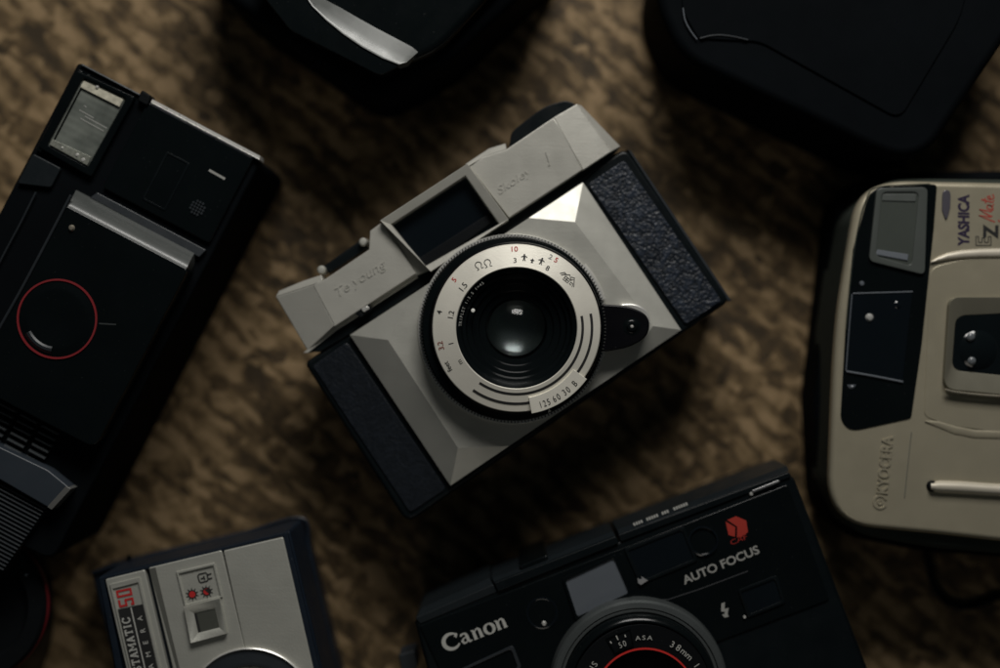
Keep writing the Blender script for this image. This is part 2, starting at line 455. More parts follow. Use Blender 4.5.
# ================================================================== CENTRE CAMERA
T = thing('viewfinder_camera', 'silver and black camera with big numbered lens ring, in the middle', 'camera', 505, 320)
body_o = rnd([(304, 363), (626, 147), (730, 301), (407, 524)], [6, 10, 8, 12])
prism('body', body_o, 38, 0, black_satin, T, bev=1.2)
# leather panels
prism('grip_panel', rnd([(312, 366), (347, 342), (446, 489), (410, 513)], 4), 38.5, 37, smooth_leather, T, bev=0.3)
prism('grip_panel', rnd([(588, 184), (624, 160), (722, 301), (686, 325)], 4), 38.7, 37, black_leather, T, bev=0.3)
# slim bevelled rim down the right edge
prism('edge_rim', [(627, 149), (631.5, 151), (732, 301), (727, 301)], 37.2, 4, grey_plastic, T, bev=0.5)
# faceted lens plate
bm = bmesh.new()
ZL, ZH = 39.6, 44.0
O = {'TL': (350, 335), 'TR': (583, 182.5), 'BR': (681, 330), 'BL': (450.5, 485.5)}
I = {'A': (388, 340), 'B': (414, 293.2), 'C': (529, 217.9), 'D': (575, 222), 'E': (653, 326), 'F': (622, 370.0), 'G': (509, 446), 'H': (458, 448)}
vo = {k: bm.verts.new(W(*v, ZL)) for k, v in O.items()}
vi = {k: bm.verts.new(W(*v, ZH)) for k, v in I.items()}
for f in (['A', 'B', 'C', 'D', 'E', 'F', 'G', 'H'],): bm.faces.new([vi[k] for k in f])
bm.faces.new((vo['TL'], vi['B'], vi['A'])); bm.faces.new((vi['C'], vo['TR'], vi['D']))
bm.faces.new((vi['D'], vo['TR'], vo['BR'], vi['E'])); bm.faces.new((vi['E'], vo['BR'], vi['F']))
bm.faces.new((vi['G'], vo['BL'], vi['H'])); bm.faces.new((vo['TL'], vi['A'], vi['H'], vo['BL']))
loop = [vo['TL'], vi['B'], vi['C'], vo['TR'], vo['BR'], vi['F'], vi['G'], vo['BL']]
bot = [bm.verts.new((v.co.x, v.co.y, 37.5*MM)) for v in loop]
for i in range(8): bm.faces.new((loop[i], loop[(i+1) % 8], bot[(i+1) % 8], bot[i]))
ed = [e for e in bm.edges if e.calc_face_angle(0) > 0.05 and all(v.co.z > 38.5*MM for v in e.verts)]
bmesh.ops.bevel(bm, geom=ed, offset=0.22*MM, segments=2, profile=0.5, affect='EDGES')
link_bm('lens_plate', bm, silver_plate, T, True, 12)
prism('cover_base', [(306, 352), (308, 346), (334, 322), (382, 226), (470, 170), (560, 120), (618, 150), (584, 181), (350, 334), (320, 352)], 38.6, 25, black_satin, T, bev=0.3)
# ---- top cover: left wing, viewfinder housing, right wing
bm = bmesh.new()
zt = 42.0
add_prism(bm, [(313, 285), (320, 281), (323, 280.5), (369, 249.5), (370, 231), (382, 222), (416, 273.5), (334, 324+3), (333, 323)], zt, 30, 0.35, 3)
link_bm('top_cover', bm, silver_paint, T, True, 25)
def facet(name, quad, m, parent, z0=30, bev=0.25):
    """solid block whose top corners have their own heights: quad of (px,py,z)"""
    bm = bmesh.new(); a = [bm.verts.new(W(*p)) for p in quad]; b = [bm.verts.new((v.co.x, v.co.y, z0*MM)) for v in a]; n = len(a)
    f = bm.faces.new(a); bm.faces.new(list(reversed(b)))
    for i in range(n): bm.faces.new((a[i], b[i], b[(i+1) % n], a[(i+1) % n]))
    if bev > 0: bmesh.ops.bevel(bm, geom=list(f.edges), offset=bev*MM, segments=2, profile=0.5, affect='EDGES')
    return link_bm(name, bm, m, parent, True, 20)
facet('cover_end', [(276, 297, 39.2), (313.5, 284.6, 41.8), (334.5, 325.5, 41.8), (307.5, 350.5, 39.2)], silver_paint, T)
facet('cover_end', [(276, 296.4, 38.6), (279, 291, 37), (303, 281, 39.5), (321, 275, 41.0), (322.5, 280.3, 41.9), (313.5, 284.2, 41.8)], silver_paint, T, bev=0.1)
prism('cover_lip', [(303, 353), (334, 327.3), (416, 274.5), (418, 277.5), (337, 330), (308, 353)], 39.2, 30, silver_paint, T, bev=0.2)
# right wing
prism('top_cover', [(469, 166.5), (484, 156.5), (506, 149.5), (553.5, 117.5), (560, 127), (583, 169.5), (509, 218)], zt, 30, silver_paint, T, bev=0.35)
facet('cover_end', [(553.5, 117.5, 41.8), (577, 104, 40.6), (611.5, 151.5, 40.6), (583, 170.3, 41.8), (560, 127, 41.8)], silver_paint, T)
facet('cover_end', [(577, 104, 40.4), (581.5, 105.5, 37.5), (620.5, 146.5, 37.5), (611.5, 151.5, 40.4)], silver_paint, T)
facet('cover_end', [(465.5, 164, 42.6), (489, 148.5, 39.5), (505.5, 143.5, 39.5), (506.5, 149.3, 41.8), (484.5, 156, 41.8), (469, 166.2, 42.4)], silver_paint, T, bev=0.12)
# viewfinder housing frame and window
fo = [(380, 220.5), (467.5, 163.5), (508.5, 219.5), (431, 271.5)]
fi = [(391.5, 224.5), (465.3, 176.3), (499, 224.0), (424.5, 266.5)]
bm = bmesh.new(); add_frame(bm, fo, fi, 44.6, 30, 39.5, zin1=43.6, bev=0.3)
link_bm('viewfinder_frame', bm, silver_paint, T, True, 25)
prism('viewfinder_window', [(389, 224.5), (465.3, 173), (503, 225), (425.5, 270)], 40.2, 38.2, window_glass, T, bev=0)
prism('window_mask', [(417.5, 259), (497, 208), (501, 216), (428.5, 269)], 41.0, 39.7, black_matte, T, bev=0.4)
prism('cover_join', [(378, 226), (386, 222), (430, 270), (412, 277)], 40.6, 30, silver_paint, T, bev=0.2)
# release button slot and screws
prism('release_bar', [(323.5, 266), (361, 239.5), (368.5, 247.5), (329, 273.5)], 37, 24, black_satin, T, bev=0.6)
lathe('screw', 320.5, 269.5, 40.8, [(0, 39.6), (0.9, 39.5), (1.25, 39.1), (1.4, 32)], silver_plate, T, n=24)
lathe('screw', 362.5, 241.5, 40.8, [(0, 39.6), (0.9, 39.5), (1.25, 39.1), (1.4, 32)], silver_plate, T, n=24)
# winding dial peeking over the top
c = W(543, 141, 37)
bm = bmesh.new()
add_prism(bm, rnd([(508.5, 151), (511, 132), (543, 107), (567, 99.5), (579, 106), (556, 134)], [3, 6, 10, 8, 3, 3]), 37.0, 14, 0.8, 3)
link_bm('winding_dial', bm, black_satin, T)
# small lever tab below left wing
prism('lever_slot', rnd([(355, 313), (367.5, 304.5), (373, 308.5), (360, 318)], 2), 42.15, 38, black_matte, T, bev=0.1)
prism('lever_tab', rnd([(361, 309), (367, 305.5), (370, 308.5), (363.5, 312.5)], 1.5), 42.6, 38, chrome, T, bev=0.3)
# embossed names
text('embossed_lettering', 'Te young', (339, 296.5), 9.5, 42.0, silver_paint, T, w=57, right=(56, -35), ext=0.20, shear=0.3)
text('embossed_lettering', 'Skoley', (499.5, 194.5), 8.0, 42.0, silver_paint, T, w=40, right=(45, -30), ext=0.18, shear=0.3)
text('embossed_lettering', 'J', (547, 163), 11, 42.0, silver_paint, T, w=5, right=(45, -26), ext=0.28, shear=0.3)
# ---- lens barrel
CX, CY = 516.5, 328.0
cx0, cy0 = 513.2, 328.6
R = pxmm
# knurled focus ring
c = W(cx0, cy0, 50); bm = bmesh.new()
R1 = R(94.0, 50)
add_lathe(bm, c.x, c.y, [(R1-0.6, 42), (R1-0.6, 50.2), (R1-1.2, 50.9), (R(84, 51), 51.2), (R(84, 51), 42)], 160)
fr_ = link_bm('focus_ring', bm, black_gloss, T, True, 25); bm = bmesh.new()
NT = 170
for i in range(NT):
    a = 2*math.pi*i/NT
    d = Vector((math.cos(a), math.sin(a))); t = Vector((-d.y, d.x)); wt = math.pi*R1/NT*0.34
    vs = []
    for rr, zz in ((R1-0.9, 50.9), (R1+0.05, 50.2), (R1+0.05, 43)):
        for s in (-1, 1):
            q = d*rr + t*wt*s
            vs.append(bm.verts.new((c.x+q.x*MM, c.y+q.y*MM, zz*MM)))
    bm.faces.new((vs[0], vs[2], vs[3], vs[1])); bm.faces.new((vs[2], vs[4], vs[5], vs[3]))
    q0 = bm.verts.new((c.x+(d*(R1-0.9)-t*wt).x*MM, c.y+(d*(R1-0.9)-t*wt).y*MM, 43*MM))
    q1 = bm.verts.new((c.x+(d*(R1-0.9)+t*wt).x*MM, c.y+(d*(R1-0.9)+t*wt).y*MM, 43*MM))
    bm.faces.new((vs[0], q0, vs[4], vs[2])); bm.faces.new((vs[1], vs[3], vs[5], q1))
link_bm('knurling', bm, mat('worn_knurl_edges', (0.10, 0.10, 0.095), rough=.28, metal=.5, var=.6, vscale=400), fr_, False)  # teeth greyed to imitate highlights on the black knurling
# thin chrome seat under the ring
lathe('lens_seat', cx0-0.4, cy0+0.2, 45.5, [(R(95.2, 45.5), 43.9), (R(95.2, 45.5), 45.2), (R(94.6, 45.5), 45.6), (R(90, 45.5), 45.6)], chrome, T, n=128)
lathe('lens_barrel', CX, CY, 55, [(R(86.5, 53), 49), (R(86.5, 53), 52.6), (R(85.6, 54), 53.2), (R(84.2, 54), 53.6)], black_deep, T)
# silver scale ring, slightly conical
zo, zi = 54.4, 56.0
ro, ri = R(84.2, zo), R(60.6, zi)
lathe('scale_ring', CX, CY, 55, [(ro+0.05, 52), (ro, zo-0.3), (ro-0.25, zo), (ri+0.2, zi), (ri, zi-0.2), (ri-0.1, zi-1.2)], ring_silver, T, n=160, ang=20)
def zring(rpx):      # height of the scale ring surface at pixel radius
    return zo+(84.2-rpx)/(84.2-60.6)*(zi-zo)+0.07
# inner barrel steps and lens
prof = [(ri-0.1, zi-0.6), (ri-0.5, zi-1.0), (R(56, 55), 54.4), (R(54, 55), 52.8), (R(51, 53), 52.6), (R(49.5, 53), 51.2), (R(45, 52), 51.0), (R(44, 52), 49.8), (R(38, 51), 49.4), (R(37, 50), 48.3), (R(31, 50), 48.0), (R(30, 49), 46.6), (R(27, 48), 46.4), (R(26.5, 48), 44.3), (0, 44.2)]
lathe('inner_barrel', CX, CY, 54, prof, black_gloss, T, ang=20)
lc = W(515.5, 328, 48)
def sag(r, Rc): return Rc-math.sqrt(Rc*Rc-r*r)
rl = R(30.0, 49)
lathe('rear_element', 515.5, 326, 46, [(0, 44.35), (rl*0.2, 44.45), (rl*0.4, 44.75), (rl*0.6, 45.25), (rl*0.8, 46.0), (rl*0.98, 46.85)], haze_lens, T, ang=60)
Rc = 11.0; rf = R(33, 50)
prof = [(rf*i/16, 51.4-sag(rf*i/16, Rc)) for i in range(17)]
prof2 = [(rf*i/16, 47.2) for i in range(16, -1, -1)]
lathe('front_element', 515.5, 328, 50, prof+prof2, lens_glass, T, ang=40)
bm = bmesh.new(); lathe_dot = W(473, 310.6, 54.5)
add_lathe(bm, lathe_dot.x, lathe_dot.y, [(0, 55.2), (0.5, 55.1), (0.62, 54.7), (0.62, 53)], 20)
link_bm('index_dot', bm, paint_white, T)
# lens data faintly engraved round the inner rim
bm = bmesh.new()
def polar(cx, cy, r, th): return (cx+r*math.sin(math.radians(th)), cy-r*math.cos(math.radians(th)))
def ring_text(bm, s, cx, cy, r, th, h, z, inward=False, adv=None, offset=0.0, wf=1.0):
    """type set along a circle; th = clockwise degrees from up, for the middle of the word"""
    adv = adv or h*0.92
    n = len(s)
    for i, ch in enumerate(s):
        if ch == ' ': continue
        d = (i-(n-1)/2)*adv/r*57.3
        a = th + (-d if inward else d)
        p = polar(cx, cy, r, a)
        rt = (math.cos(math.radians(a)), math.sin(math.radians(a)))
        if inward: rt = (-rt[0], -rt[1])
        text_bm(bm, ch, p, h, z, right=rt, center=True, offset=offset, wf=wf)
ring_text(bm, 'TRIPLET 1:3.5 f=45', CX, CY, 56.4, -62, 3.0, 55.05, adv=2.9)
for f in bm.faces:
    f.normal_update()
    if f.normal.z < 0: f.normal_flip()
flat('lens_lettering', bm, ink_grey, T)
# ---- scale markings
def drape(bm, up=0.0):
    c_ = W(CX, CY, 55)
    for v_ in bm.verts:
        rr_ = math.hypot(v_.co.x-c_.x, v_.co.y-c_.y)/MM/SC/(CAM_H-55)
        v_.co.z = (zring(rr_)+up)*MM
def ring_item(name, s, x, y, h, m, adv=None, inward=False, offset=0.012, wf=0.95):
    h *= 1.12
    r = math.hypot(x-CX, y-CY); th = math.degrees(math.atan2(x-CX, CY-y))
    bm = bmesh.new(); text_bm(bm, s, (x, y), h, 55, right=(math.cos(math.radians(th)), math.sin(math.radians(th))), center=True, offset=offset, wf=wf)
    drape(bm)
    for f in bm.faces:
        f.normal_update()
        if f.normal.z < 0: f.normal_flip()
    return flat(name, bm, m, T)
ring_item('printed_number', '10', 514.7, 248.8, 4.6, ink_red2, adv=5.2, wf=1.15)
ring_item('printed_number', '3', 515.0, 260.4, 4.6, ink_black, wf=1.1)
ring_item('printed_number', '2', 550.8, 256.6, 4.6, ink_grey, wf=1.1)
ring_item('printed_number', '5', 556.3, 259.8, 4.6, ink_red2, wf=1.1)
ring_item('printed_number', '8', 547.7, 268.2, 4.6, ink_black, wf=1.1)
ring_item('printed_number', '5', 454.0, 279.6, 4.6, ink_red2, wf=1.1)
ring_item('printed_number', '1.5', 463.2, 286.8, 5.4, ink_black, adv=3.6)
ring_item('printed_number', '4', 439.2, 312.2, 4.6, ink_black, wf=1.1)
ring_item('printed_number', '1.2', 451.0, 314.5, 5.0, ink_black, adv=3.5)
ring_item('printed_number', '1', 451.0, 343.6, 4.6, ink_black)
ring_item('printed_number', '3.2', 440.6, 345.6, 5.0, mat('faded_brown_ink', (0.22, 0.07, 0.05), rough=.6), adv=3.8)
ring_item('printed_lettering', 'feet', 447.8, 366.6, 4.6, ink_black, adv=3.4, offset=0.0)
ring_item('printed_lettering', 'm', 459.8, 362.2, 4.6, ink_black, offset=0.0)
def arc_px(cx, cy, r, a, b, n=40): return [polar(cx, cy, r, a+(b-a)*i/n) for i in range(n+1)]
def arc_band(bm, r, a, b, wd, n=60):
    r0, r1 = r-wd/2, r+wd/2
    A = [bm.verts.new(W(*polar(CX, CY, r0, a+(b-a)*i/n), zring(r0))) for i in range(n+1)]
    B = [bm.verts.new(W(*polar(CX, CY, r1, a+(b-a)*i/n), zring(r1))) for i in range(n+1)]
    for i in range(n):
        f = bm.faces.new((A[i], A[i+1], B[i+1], B[i])); f.normal_update()
        if f.normal.z < 0: f.normal_flip()
for r, a, b, wd in ((66.2, 79.5, 214, 2.6), (75.5, 79.0, 126, 2.6), (75.8, 170, 215, 2.6)):
    bm = bmesh.new(); arc_band(bm, r, a, b, wd); flat('scale_line', bm, ink_black, T)
# figures, heads and house symbols
def sym(name, strokes, wd=1.1, discs=()):
    bm = bmesh.new()
    r = math.hypot(strokes[0][0][0]-CX, strokes[0][0][1]-CY); z = zring(r)+0.05
    for s in strokes: add_stroke(bm, s, wd, z); z += 0.006
    for x, y, rr in discs: add_poly(bm, [(x+rr*math.cos(t*0.628), y+rr*math.sin(t*0.628)) for t in range(10)], z); z += 0.006
    drape(bm, .02)
    return flat(name, bm, ink_black, T)
def person_strokes(x, y, s, tilt):
    def p(dx, dy):
        a = math.radians(tilt); dx *= s; dy *= s
        return (x+dx*math.cos(a)-dy*math.sin(a), y+dx*math.sin(a)+dy*math.cos(a))
    return [[p(-3.2, -.3), p(-1.5, -1.2), p(0, -1.6), p(1.5, -1.2), p(3.2, -.3)], [p(0, -1.8), p(0, 1.2)], [p(-.6, -1.5), p(-.6, 1)], [p(.6, -1.5), p(.6, 1)],
            [p(0, .8), p(-1.3, 3.6)], [p(0, .8), p(1.3, 3.6)]], (*p(0, -2.9), 1.0*s)
st = []; dc = []
for x, y, s, t in ((524.3, 257.5, .95, 4), (532.3, 260.8, .62, 12), (541.4, 261.2, .98, 20)):
    a, b = person_strokes(x, y, s, t); st += a; dc.append(b)
sym('distance_symbol', st, 0.95, dc)
hs = []
for x, y, t in ((478.6, 265.4, -28), (487.6, 263.0, -18)):
    a0 = math.radians(t)
    pts = []
    for dx, dy in ((-4, 4.4), (-1.6, 3.9), (-2.2, 2.0), (-3.4, .3), (-3.2, -2.2), (-1.2, -4), (1.2, -4), (3.2, -2.2), (3.4, .3), (2.2, 2.0), (1.6, 3.9), (4, 4.4)):
        dx *= .92; dy *= .92
        pts.append((x+dx*math.cos(a0)-dy*math.sin(a0), y+dx*math.sin(a0)+dy*math.cos(a0)))
    hs.append(pts)
sym('distance_symbol', hs, 0.8)
def loc(x, y, t, L):
    a0 = math.radians(t); return [(x+dx*math.cos(a0)-dy*math.sin(a0), y+dx*math.sin(a0)+dy*math.cos(a0)) for dx, dy in L]
X, Y, A_ = 567.8, 278.0, 40
sym('distance_symbol', [loc(X, Y, A_, L) for L in (
    [(-9, 1.5), (-6, -2.5)], [(-7, 2), (-4, -2.5), (-6, -2.5)], [(-5.5, 0), (-0.5, -4), (4.5, 0)], [(-3, -.2), (-3, 4), (3, 4), (3, -.2), (-3, -.2)], [(-3, 2), (3, 2)], [(0, -.2), (0, 4)],
    [(2, -3), (5, -4.5), (9, 1)], [(4, -1), (6, -3), (10.5, 3)], [(4.5, 1.5), (7.5, 1), (9, 4)], [(4.5, 3), (7, 3.5)])], 0.75)
# shutter speed plate
bm = bmesh.new()
def sector(bm, r0, r1, a, b, z0_, z1_, n=20):
    rows = []
    for r, z in ((r0, z0_), (r0, z1_), (r1, z1_), (r1, z0_)):
        rows.append([bm.verts.new(W(*polar(CX, CY, r, a+(b-a)*i/n), z)) for i in range(n+1)])
    for A, B in zip(rows, rows[1:]):
        for i in range(n): bm.faces.new((A[i], A[i+1], B[i+1], B[i]))
    for i in (0, n): bm.faces.new([rw[i] for rw in rows])
sector(bm, 70.5, 87.0, 126, 170, 53.5, 55.9)
bmesh.ops.bevel(bm, geom=[e for e in bm.edges if all(v.co.z > 55.8*MM for v in e.verts)], offset=0.1*MM, segments=1, affect='EDGES')
link_bm('speed_plate', bm, ring_silver, T, True, 25)
def plate_text(s, x, y, adv):
    r = math.hypot(x-CX, y-CY); th = math.degrees(math.atan2(x-CX, CY-y)); bm = bmesh.new()
    ring_text(bm, s, CX, CY, r, th, 6.6, 56.0, True, adv, 0.0, 0.72)
    for f in bm.faces:
        f.normal_update()
        if f.normal.z < 0: f.normal_flip()
    flat('speed_number', bm, ink_black, T)
plate_text('125', 544.6, 403.2, 4.3); plate_text('60', 556.4, 397.6, 4.7); plate_text('30', 566.2, 390.8, 4.7); plate_text('B', 574.6, 383.2, 4.7)
bm = bmesh.new(); add_poly(bm, [(548, 412.8), (551.4, 411.2), (548.8, 408.6)], 51.4); flat('index_mark', bm, paint_white, T)
# shutter cocking lug on the right
lug = rnd([(602, 304), (630, 306), (650, 316), (649, 336), (630, 347.5), (604, 352), (594, 330)], [2, 12, 14, 14, 12, 3, 0], 7)
prism('release_lug', lug, 50.5, 44, black_deep, T, bev=1.3, seg=4)
prism('lug_cover', rnd([(618, 304), (636, 303), (650, 312), (650, 330), (636, 330)], [6, 12, 12, 8, 4], 7), 46.4, 43.9, chrome, T, bev=0.9)
lathe('lug_screw', 632, 326.5, 51, [(0, 50.9), (0.7, 50.9), (0.75, 51.25), (1.3, 51.2), (1.6, 50.8), (2.0, 50.6), (2.6, 50.55)], black_gloss, T, n=32)
lathe('screw_head', 632, 326.5, 51, [(0, 51.35), (0.35, 51.25), (0.6, 50.9)], chrome, T, n=16)
bm = bmesh.new(); # bright arc of the seat above the lug
add_lathe(bm, W(cx0, cy0, 46).x, W(cx0, cy0, 46).y, [(R(95, 46), 43.5), (R(97.5, 46), 45.3), (R(95.5, 46), 46.6), (R(92, 46), 46.8)], 24, 18, 42)
link_bm('seat_tab', bm, chrome, T)

# ================================================================== LEFT CAMERA (flash compact)
K = thing('flash_compact_camera', 'black camera with grey flash window and thin red circle on its lens cover', 'camera', 60, 300)
u = Vector((0.8866, 0.4626)); v = Vector((-0.4626, 0.8866))
def kp(a, b, o=(78, 62)):
    q = Vector(o)+u*a+v*b; return (q.x, q.y)
prism('body', rnd([kp(0, 0), kp(74, 0), kp(78, 3), kp(208, 2), kp(208, 455), kp(0, 455)], [4, 0, 0, 12, 14, 14]), 43.0, 0, side_black, K, bev=1.2)
# top edge rail (bright)
prism('edge_rail', [kp(4, -0.5), kp(70, -0.5), kp(70, 2.0), kp(4, 2.0)], 43.9, 38, grey_plastic, K, bev=0.4)
facet('edge_trim', [kp(83, -1.5)+(43.2,), kp(205, -1.0)+(43.2,), kp(206, 2.6)+(44.9,), kp(83, 2.0)+(44.9,)], chrome, K, z0=38, bev=0.1)
prism('front_panel', rnd([kp(80, 3), kp(200, 3.5), kp(200, 100), kp(80, 100)], 3), 44.4, 42, black_gloss, K, bev=0.4)
prism('latch_knob', rnd([kp(69, -5), kp(80, -4), kp(82, 7), kp(70, 7)], 3), 45.3, 40, black_matte, K, bev=0.5)
# left channel
prism('side_rail', rnd([kp(3, 6), kp(9, 6), kp(9, 98), kp(3, 98)], 2), 44.6, 42, black_gloss, K, bev=0.6)
prism('side_rail', rnd([kp(13, 6), kp(17, 6), kp(17, 90), kp(13, 90)], 1.5), 44.2, 42, black_satin, K, bev=0.6)
prism('corner_block', rnd([kp(2, 102), kp(34, 102), kp(34, 124), kp(2, 136)], 3), 44.5, 42, rail_dark, K, bev=0.8)
# flash
fq = [(83, 77.5), (126.5, 98), (87.5, 167.5), (47, 145)]
fo = [(76, 70), (135, 97), (91, 177), (38, 147)]
bm = bmesh.new(); add_frame(bm, rnd(fo, 3), rnd(fq, 3), 45.0, 42, 42.8, bev=0.3); link_bm('flash_frame', bm, black_gloss, K)
fl = prism('flash_window', rnd(fq, 2), 44.2, 42, flash_glass, K, bev=0.3)
q = [(83, 77.5), (126.5, 98), (87.5, 167.5), (47, 145)]
facet('reflector_band', [quad_pt(q, .04, .03)+(44.3,), quad_pt(q, .96, .03)+(44.3,), quad_pt(q, .96, .14)+(44.9,), quad_pt(q, .04, .13)+(44.9,)], mat('pale_reflector', (0.42, 0.40, 0.32), rough=.3, metal=.5, var=.5, vscale=300), fl, z0=43.5, bev=0.1)
facet('reflector_band', [quad_pt(q, .04, .90)+(44.35,), quad_pt(q, .96, .86)+(44.35,), quad_pt(q, .97, .98)+(44.8,), quad_pt(q, .04, .98)+(44.8,)], mat('dull_reflection', (0.27, 0.28, 0.24), rough=.28, metal=.6, var=.7, vscale=350), fl, z0=43.5, bev=0.1)  # pale band painted as metallic reflections in the flash
bm = bmesh.new()
for a, b, c_ in ((.3, .36, .32), (.42, .95, .44), (.25, .6, .40), (.35, .92, .49)):
    add_stroke(bm, [quad_pt(q, a, c_), quad_pt(q, b, c_+.01)], 1.1, 44.26+c_*.02)
flat('diffuser_line', bm, ink_grey, fl)
for (x, y, s) in ((77, 155, 2.2), (83, 160, 2.6), (62, 148, 1.6), (97, 87, 2.0)):
    lathe('reflector_spot', x, y, 44.7, [(0, 45.0), (pxmm(s, 45)*.6, 44.9), (pxmm(s, 45), 44.4)], chrome, fl, n=14)  # chrome spots added as bright reflections in the flash
# panel details
bm = bmesh.new(); add_stroke(bm, [(209, 170), (225, 179)], 2.4, 44.55); flat('printed_dash', bm, ink_grey, K)
bm = bmesh.new()
for i in range(5):
    for j in range(5):
        if (i-2)**2+(j-2)**2 > 5.5: continue
        x, y = Vector((197.5, 208))+u*(i-2)*3.1+v*(j-2)*3.1
        c = W(x, y, 44.5); add_lathe(bm, c.x, c.y, [(0, 44.75), (0.38, 44.7), (0.42, 44.3)], 8)
link_bm('microphone_grid', bm, grey_plastic, K)
frame('panel_recess', rnd([kp(120, 38), kp(146, 38), kp(146, 92), kp(120, 92)], 2), rnd([kp(122, 40), kp(144, 40), kp(144, 90), kp(122, 90)], 2), 44.6, 44, 44.2, black_satin, K, bev=0.08)
# sliding lens cover with a rolled top slope
def kc(a, b): # cover frame origin
    q = Vector((74, 194))+u*a+v*b; return (q.x, q.y)
rows = []
prof = [(-4.5, 44.3), (-3.0, 44.8), (-1.2, 45.7), (1.0, 46.9), (3.5, 48.1), (6.5, 49.3), (9.5, 50.2), (12.5, 50.8), (16, 51.0)]
for b, z in prof: rows.append([kc(a, b)+(z,) for a in (0, 20, 60, 100, 134)])
# solid cover: body block plus the rolled slope on top
prism('lens_cover', rnd([kc(-2, 14), kc(136, 14), kc(136, 216), kc(-2, 216)], [2, 5, 10, 3]), 51.0, 42.5, black_gloss, K, bev=0.8)
bm = bmesh.new()
R0 = [[bm.verts.new(W(*p)) for p in row] for row in rows]
R1_ = [[bm.verts.new((v_.co.x, v_.co.y, 42.5*MM)) for v_ in row] for row in R0]
for A, B in zip(R0, R0[1:]):
    for i in range(4): bm.faces.new((A[i], A[i+1], B[i+1], B[i]))
for i in (0, 4):
    for k_ in range(len(R0)-1): bm.faces.new((R0[k_][i], R0[k_+1][i], R1_[k_+1][i], R1_[k_][i]))
for i in range(4): bm.faces.new((R0[0][i], R0[0][i+1], R1_[0][i+1], R1_[0][i])); bm.faces.new((R0[-1][i], R0[-1][i+1], R1_[-1][i+1], R1_[-1][i]))
slope_m = mat('polished_grey_plastic', (0.06, 0.065, 0.062), rough=0.42, var=0.15, bump=0.1, bscale=700, coat=0.2)  # slope of the black cover greyed so its colour carries the sheen
link_bm('cover_slope', bm, slope_m, K, True, 60)
facet('cover_ledge', [(90, 197.5, 44.6), (97, 192.5, 44.4), (206, 250, 44.4), (199, 257, 44.8)], grey_plastic, K, z0=42, bev=0.15)  # grey ledge holds the dimmer sheen band in its colour
tube('cover_edge', [W(x, y, 51.2) for x, y in ((71, 195), (46, 243), (22, 288), (0, 327), (-20, 362))], 0.45*MM, grey_plastic, K)
tube('side_seam', [W(x, y, 44.2) for x, y in ((36, 192), (20, 224), (5, 252), (-12, 285))], 0.3*MM, grey_plastic, K)
# red circle with concave thumb dish
rr = pxmm(39.2, 51.3)
lathe('red_ring', 57, 319, 51.2, [(rr+0.35, 50.8), (rr+0.3, 51.35), (rr-0.25, 51.35), (rr-0.35, 50.8)], ink_red, K, n=96)
lathe('thumb_dish', 57, 319, 51.2, [(rr-0.3, 51.05), (rr*0.93, 51.12), (rr*0.80, 51.5), (rr*0.72, 51.6), (rr*0.6, 51.45), (0, 51.2)], black_gloss, K, n=96)
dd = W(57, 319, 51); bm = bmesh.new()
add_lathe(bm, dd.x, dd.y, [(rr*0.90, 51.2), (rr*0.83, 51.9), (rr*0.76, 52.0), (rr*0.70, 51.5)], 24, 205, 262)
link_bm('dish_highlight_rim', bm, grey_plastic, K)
lathe('emblem', 71.5, 228, 51.3, [(0, 51.9), (0.6, 51.8), (1.0, 51.2)], bar_gold, K, n=12)
bm = bmesh.new(); add_stroke(bm, [(99, 323.5), (116, 324.5)], 1.4, 51.08); flat('printed_dash', bm, mat('dim_ink', (0.03, 0.035, 0.035)), K)
# vent
tube('vent_border', [W(x, y, 44.5) for x, y in ((-20, 383), (0, 395), (45, 419), (93, 443))], 0.45*MM, grey_plastic, K)
bm = bmesh.new()
for col in range(-1, 3):
    for row in range(7):
        o = Vector((-1, 402))+u*(col*24)+v*(row*7.0)
        p = [o, o+u*19, o+u*19+v*2.6, o+v*2.6]
        add_prism(bm, [(a.x, a.y) for a in p], 44.6, 42.5, 0.35, 2)
link_bm('vent_grille', bm, mat('worn_grey_slat', (0.045, 0.052, 0.056), rough=.36, var=.4), K)
# grey bar and ribbed grip
bar = [(-30, 432), (0, 447), (48, 470), (70, 488), (50, 509), (0, 480), (-30, 464)]
prism('grip_bar', rnd(bar, [0, 2, 3, 3, 3, 2, 0]), 48.5, 42, mat('slate_blue_plastic', (0.026, 0.033, 0.042), rough=.42, var=.2), K, bev=1.6, seg=4)
prism('bar_end', rnd([(66, 486), (71, 489), (51.5, 510), (47, 507)], 1), 49.0, 42, mat('worn_edge', (0.10, 0.10, 0.095), rough=.35), K, bev=0.5)  # paler end piece stands for the highlight on the bar
for i in range(19):
    a = Vector((-30, 468))+v*(i*4.1); b = Vector((46, 508))+v*(i*4.1)-u*(i*0.5)
    bm = bmesh.new(); p = [a, b, b+v*2.1, a+v*2.1]
    add_prism(bm, [(k_.x, k_.y) for k_ in p], 46.6-i*0.09, 42, 0.5, 2)
    link_bm('grip_rib', bm, mat('rib_grey', (0.022, 0.026, 0.030), rough=.36, var=.3) if i == 0 else bpy.data.materials['rib_grey'], K)

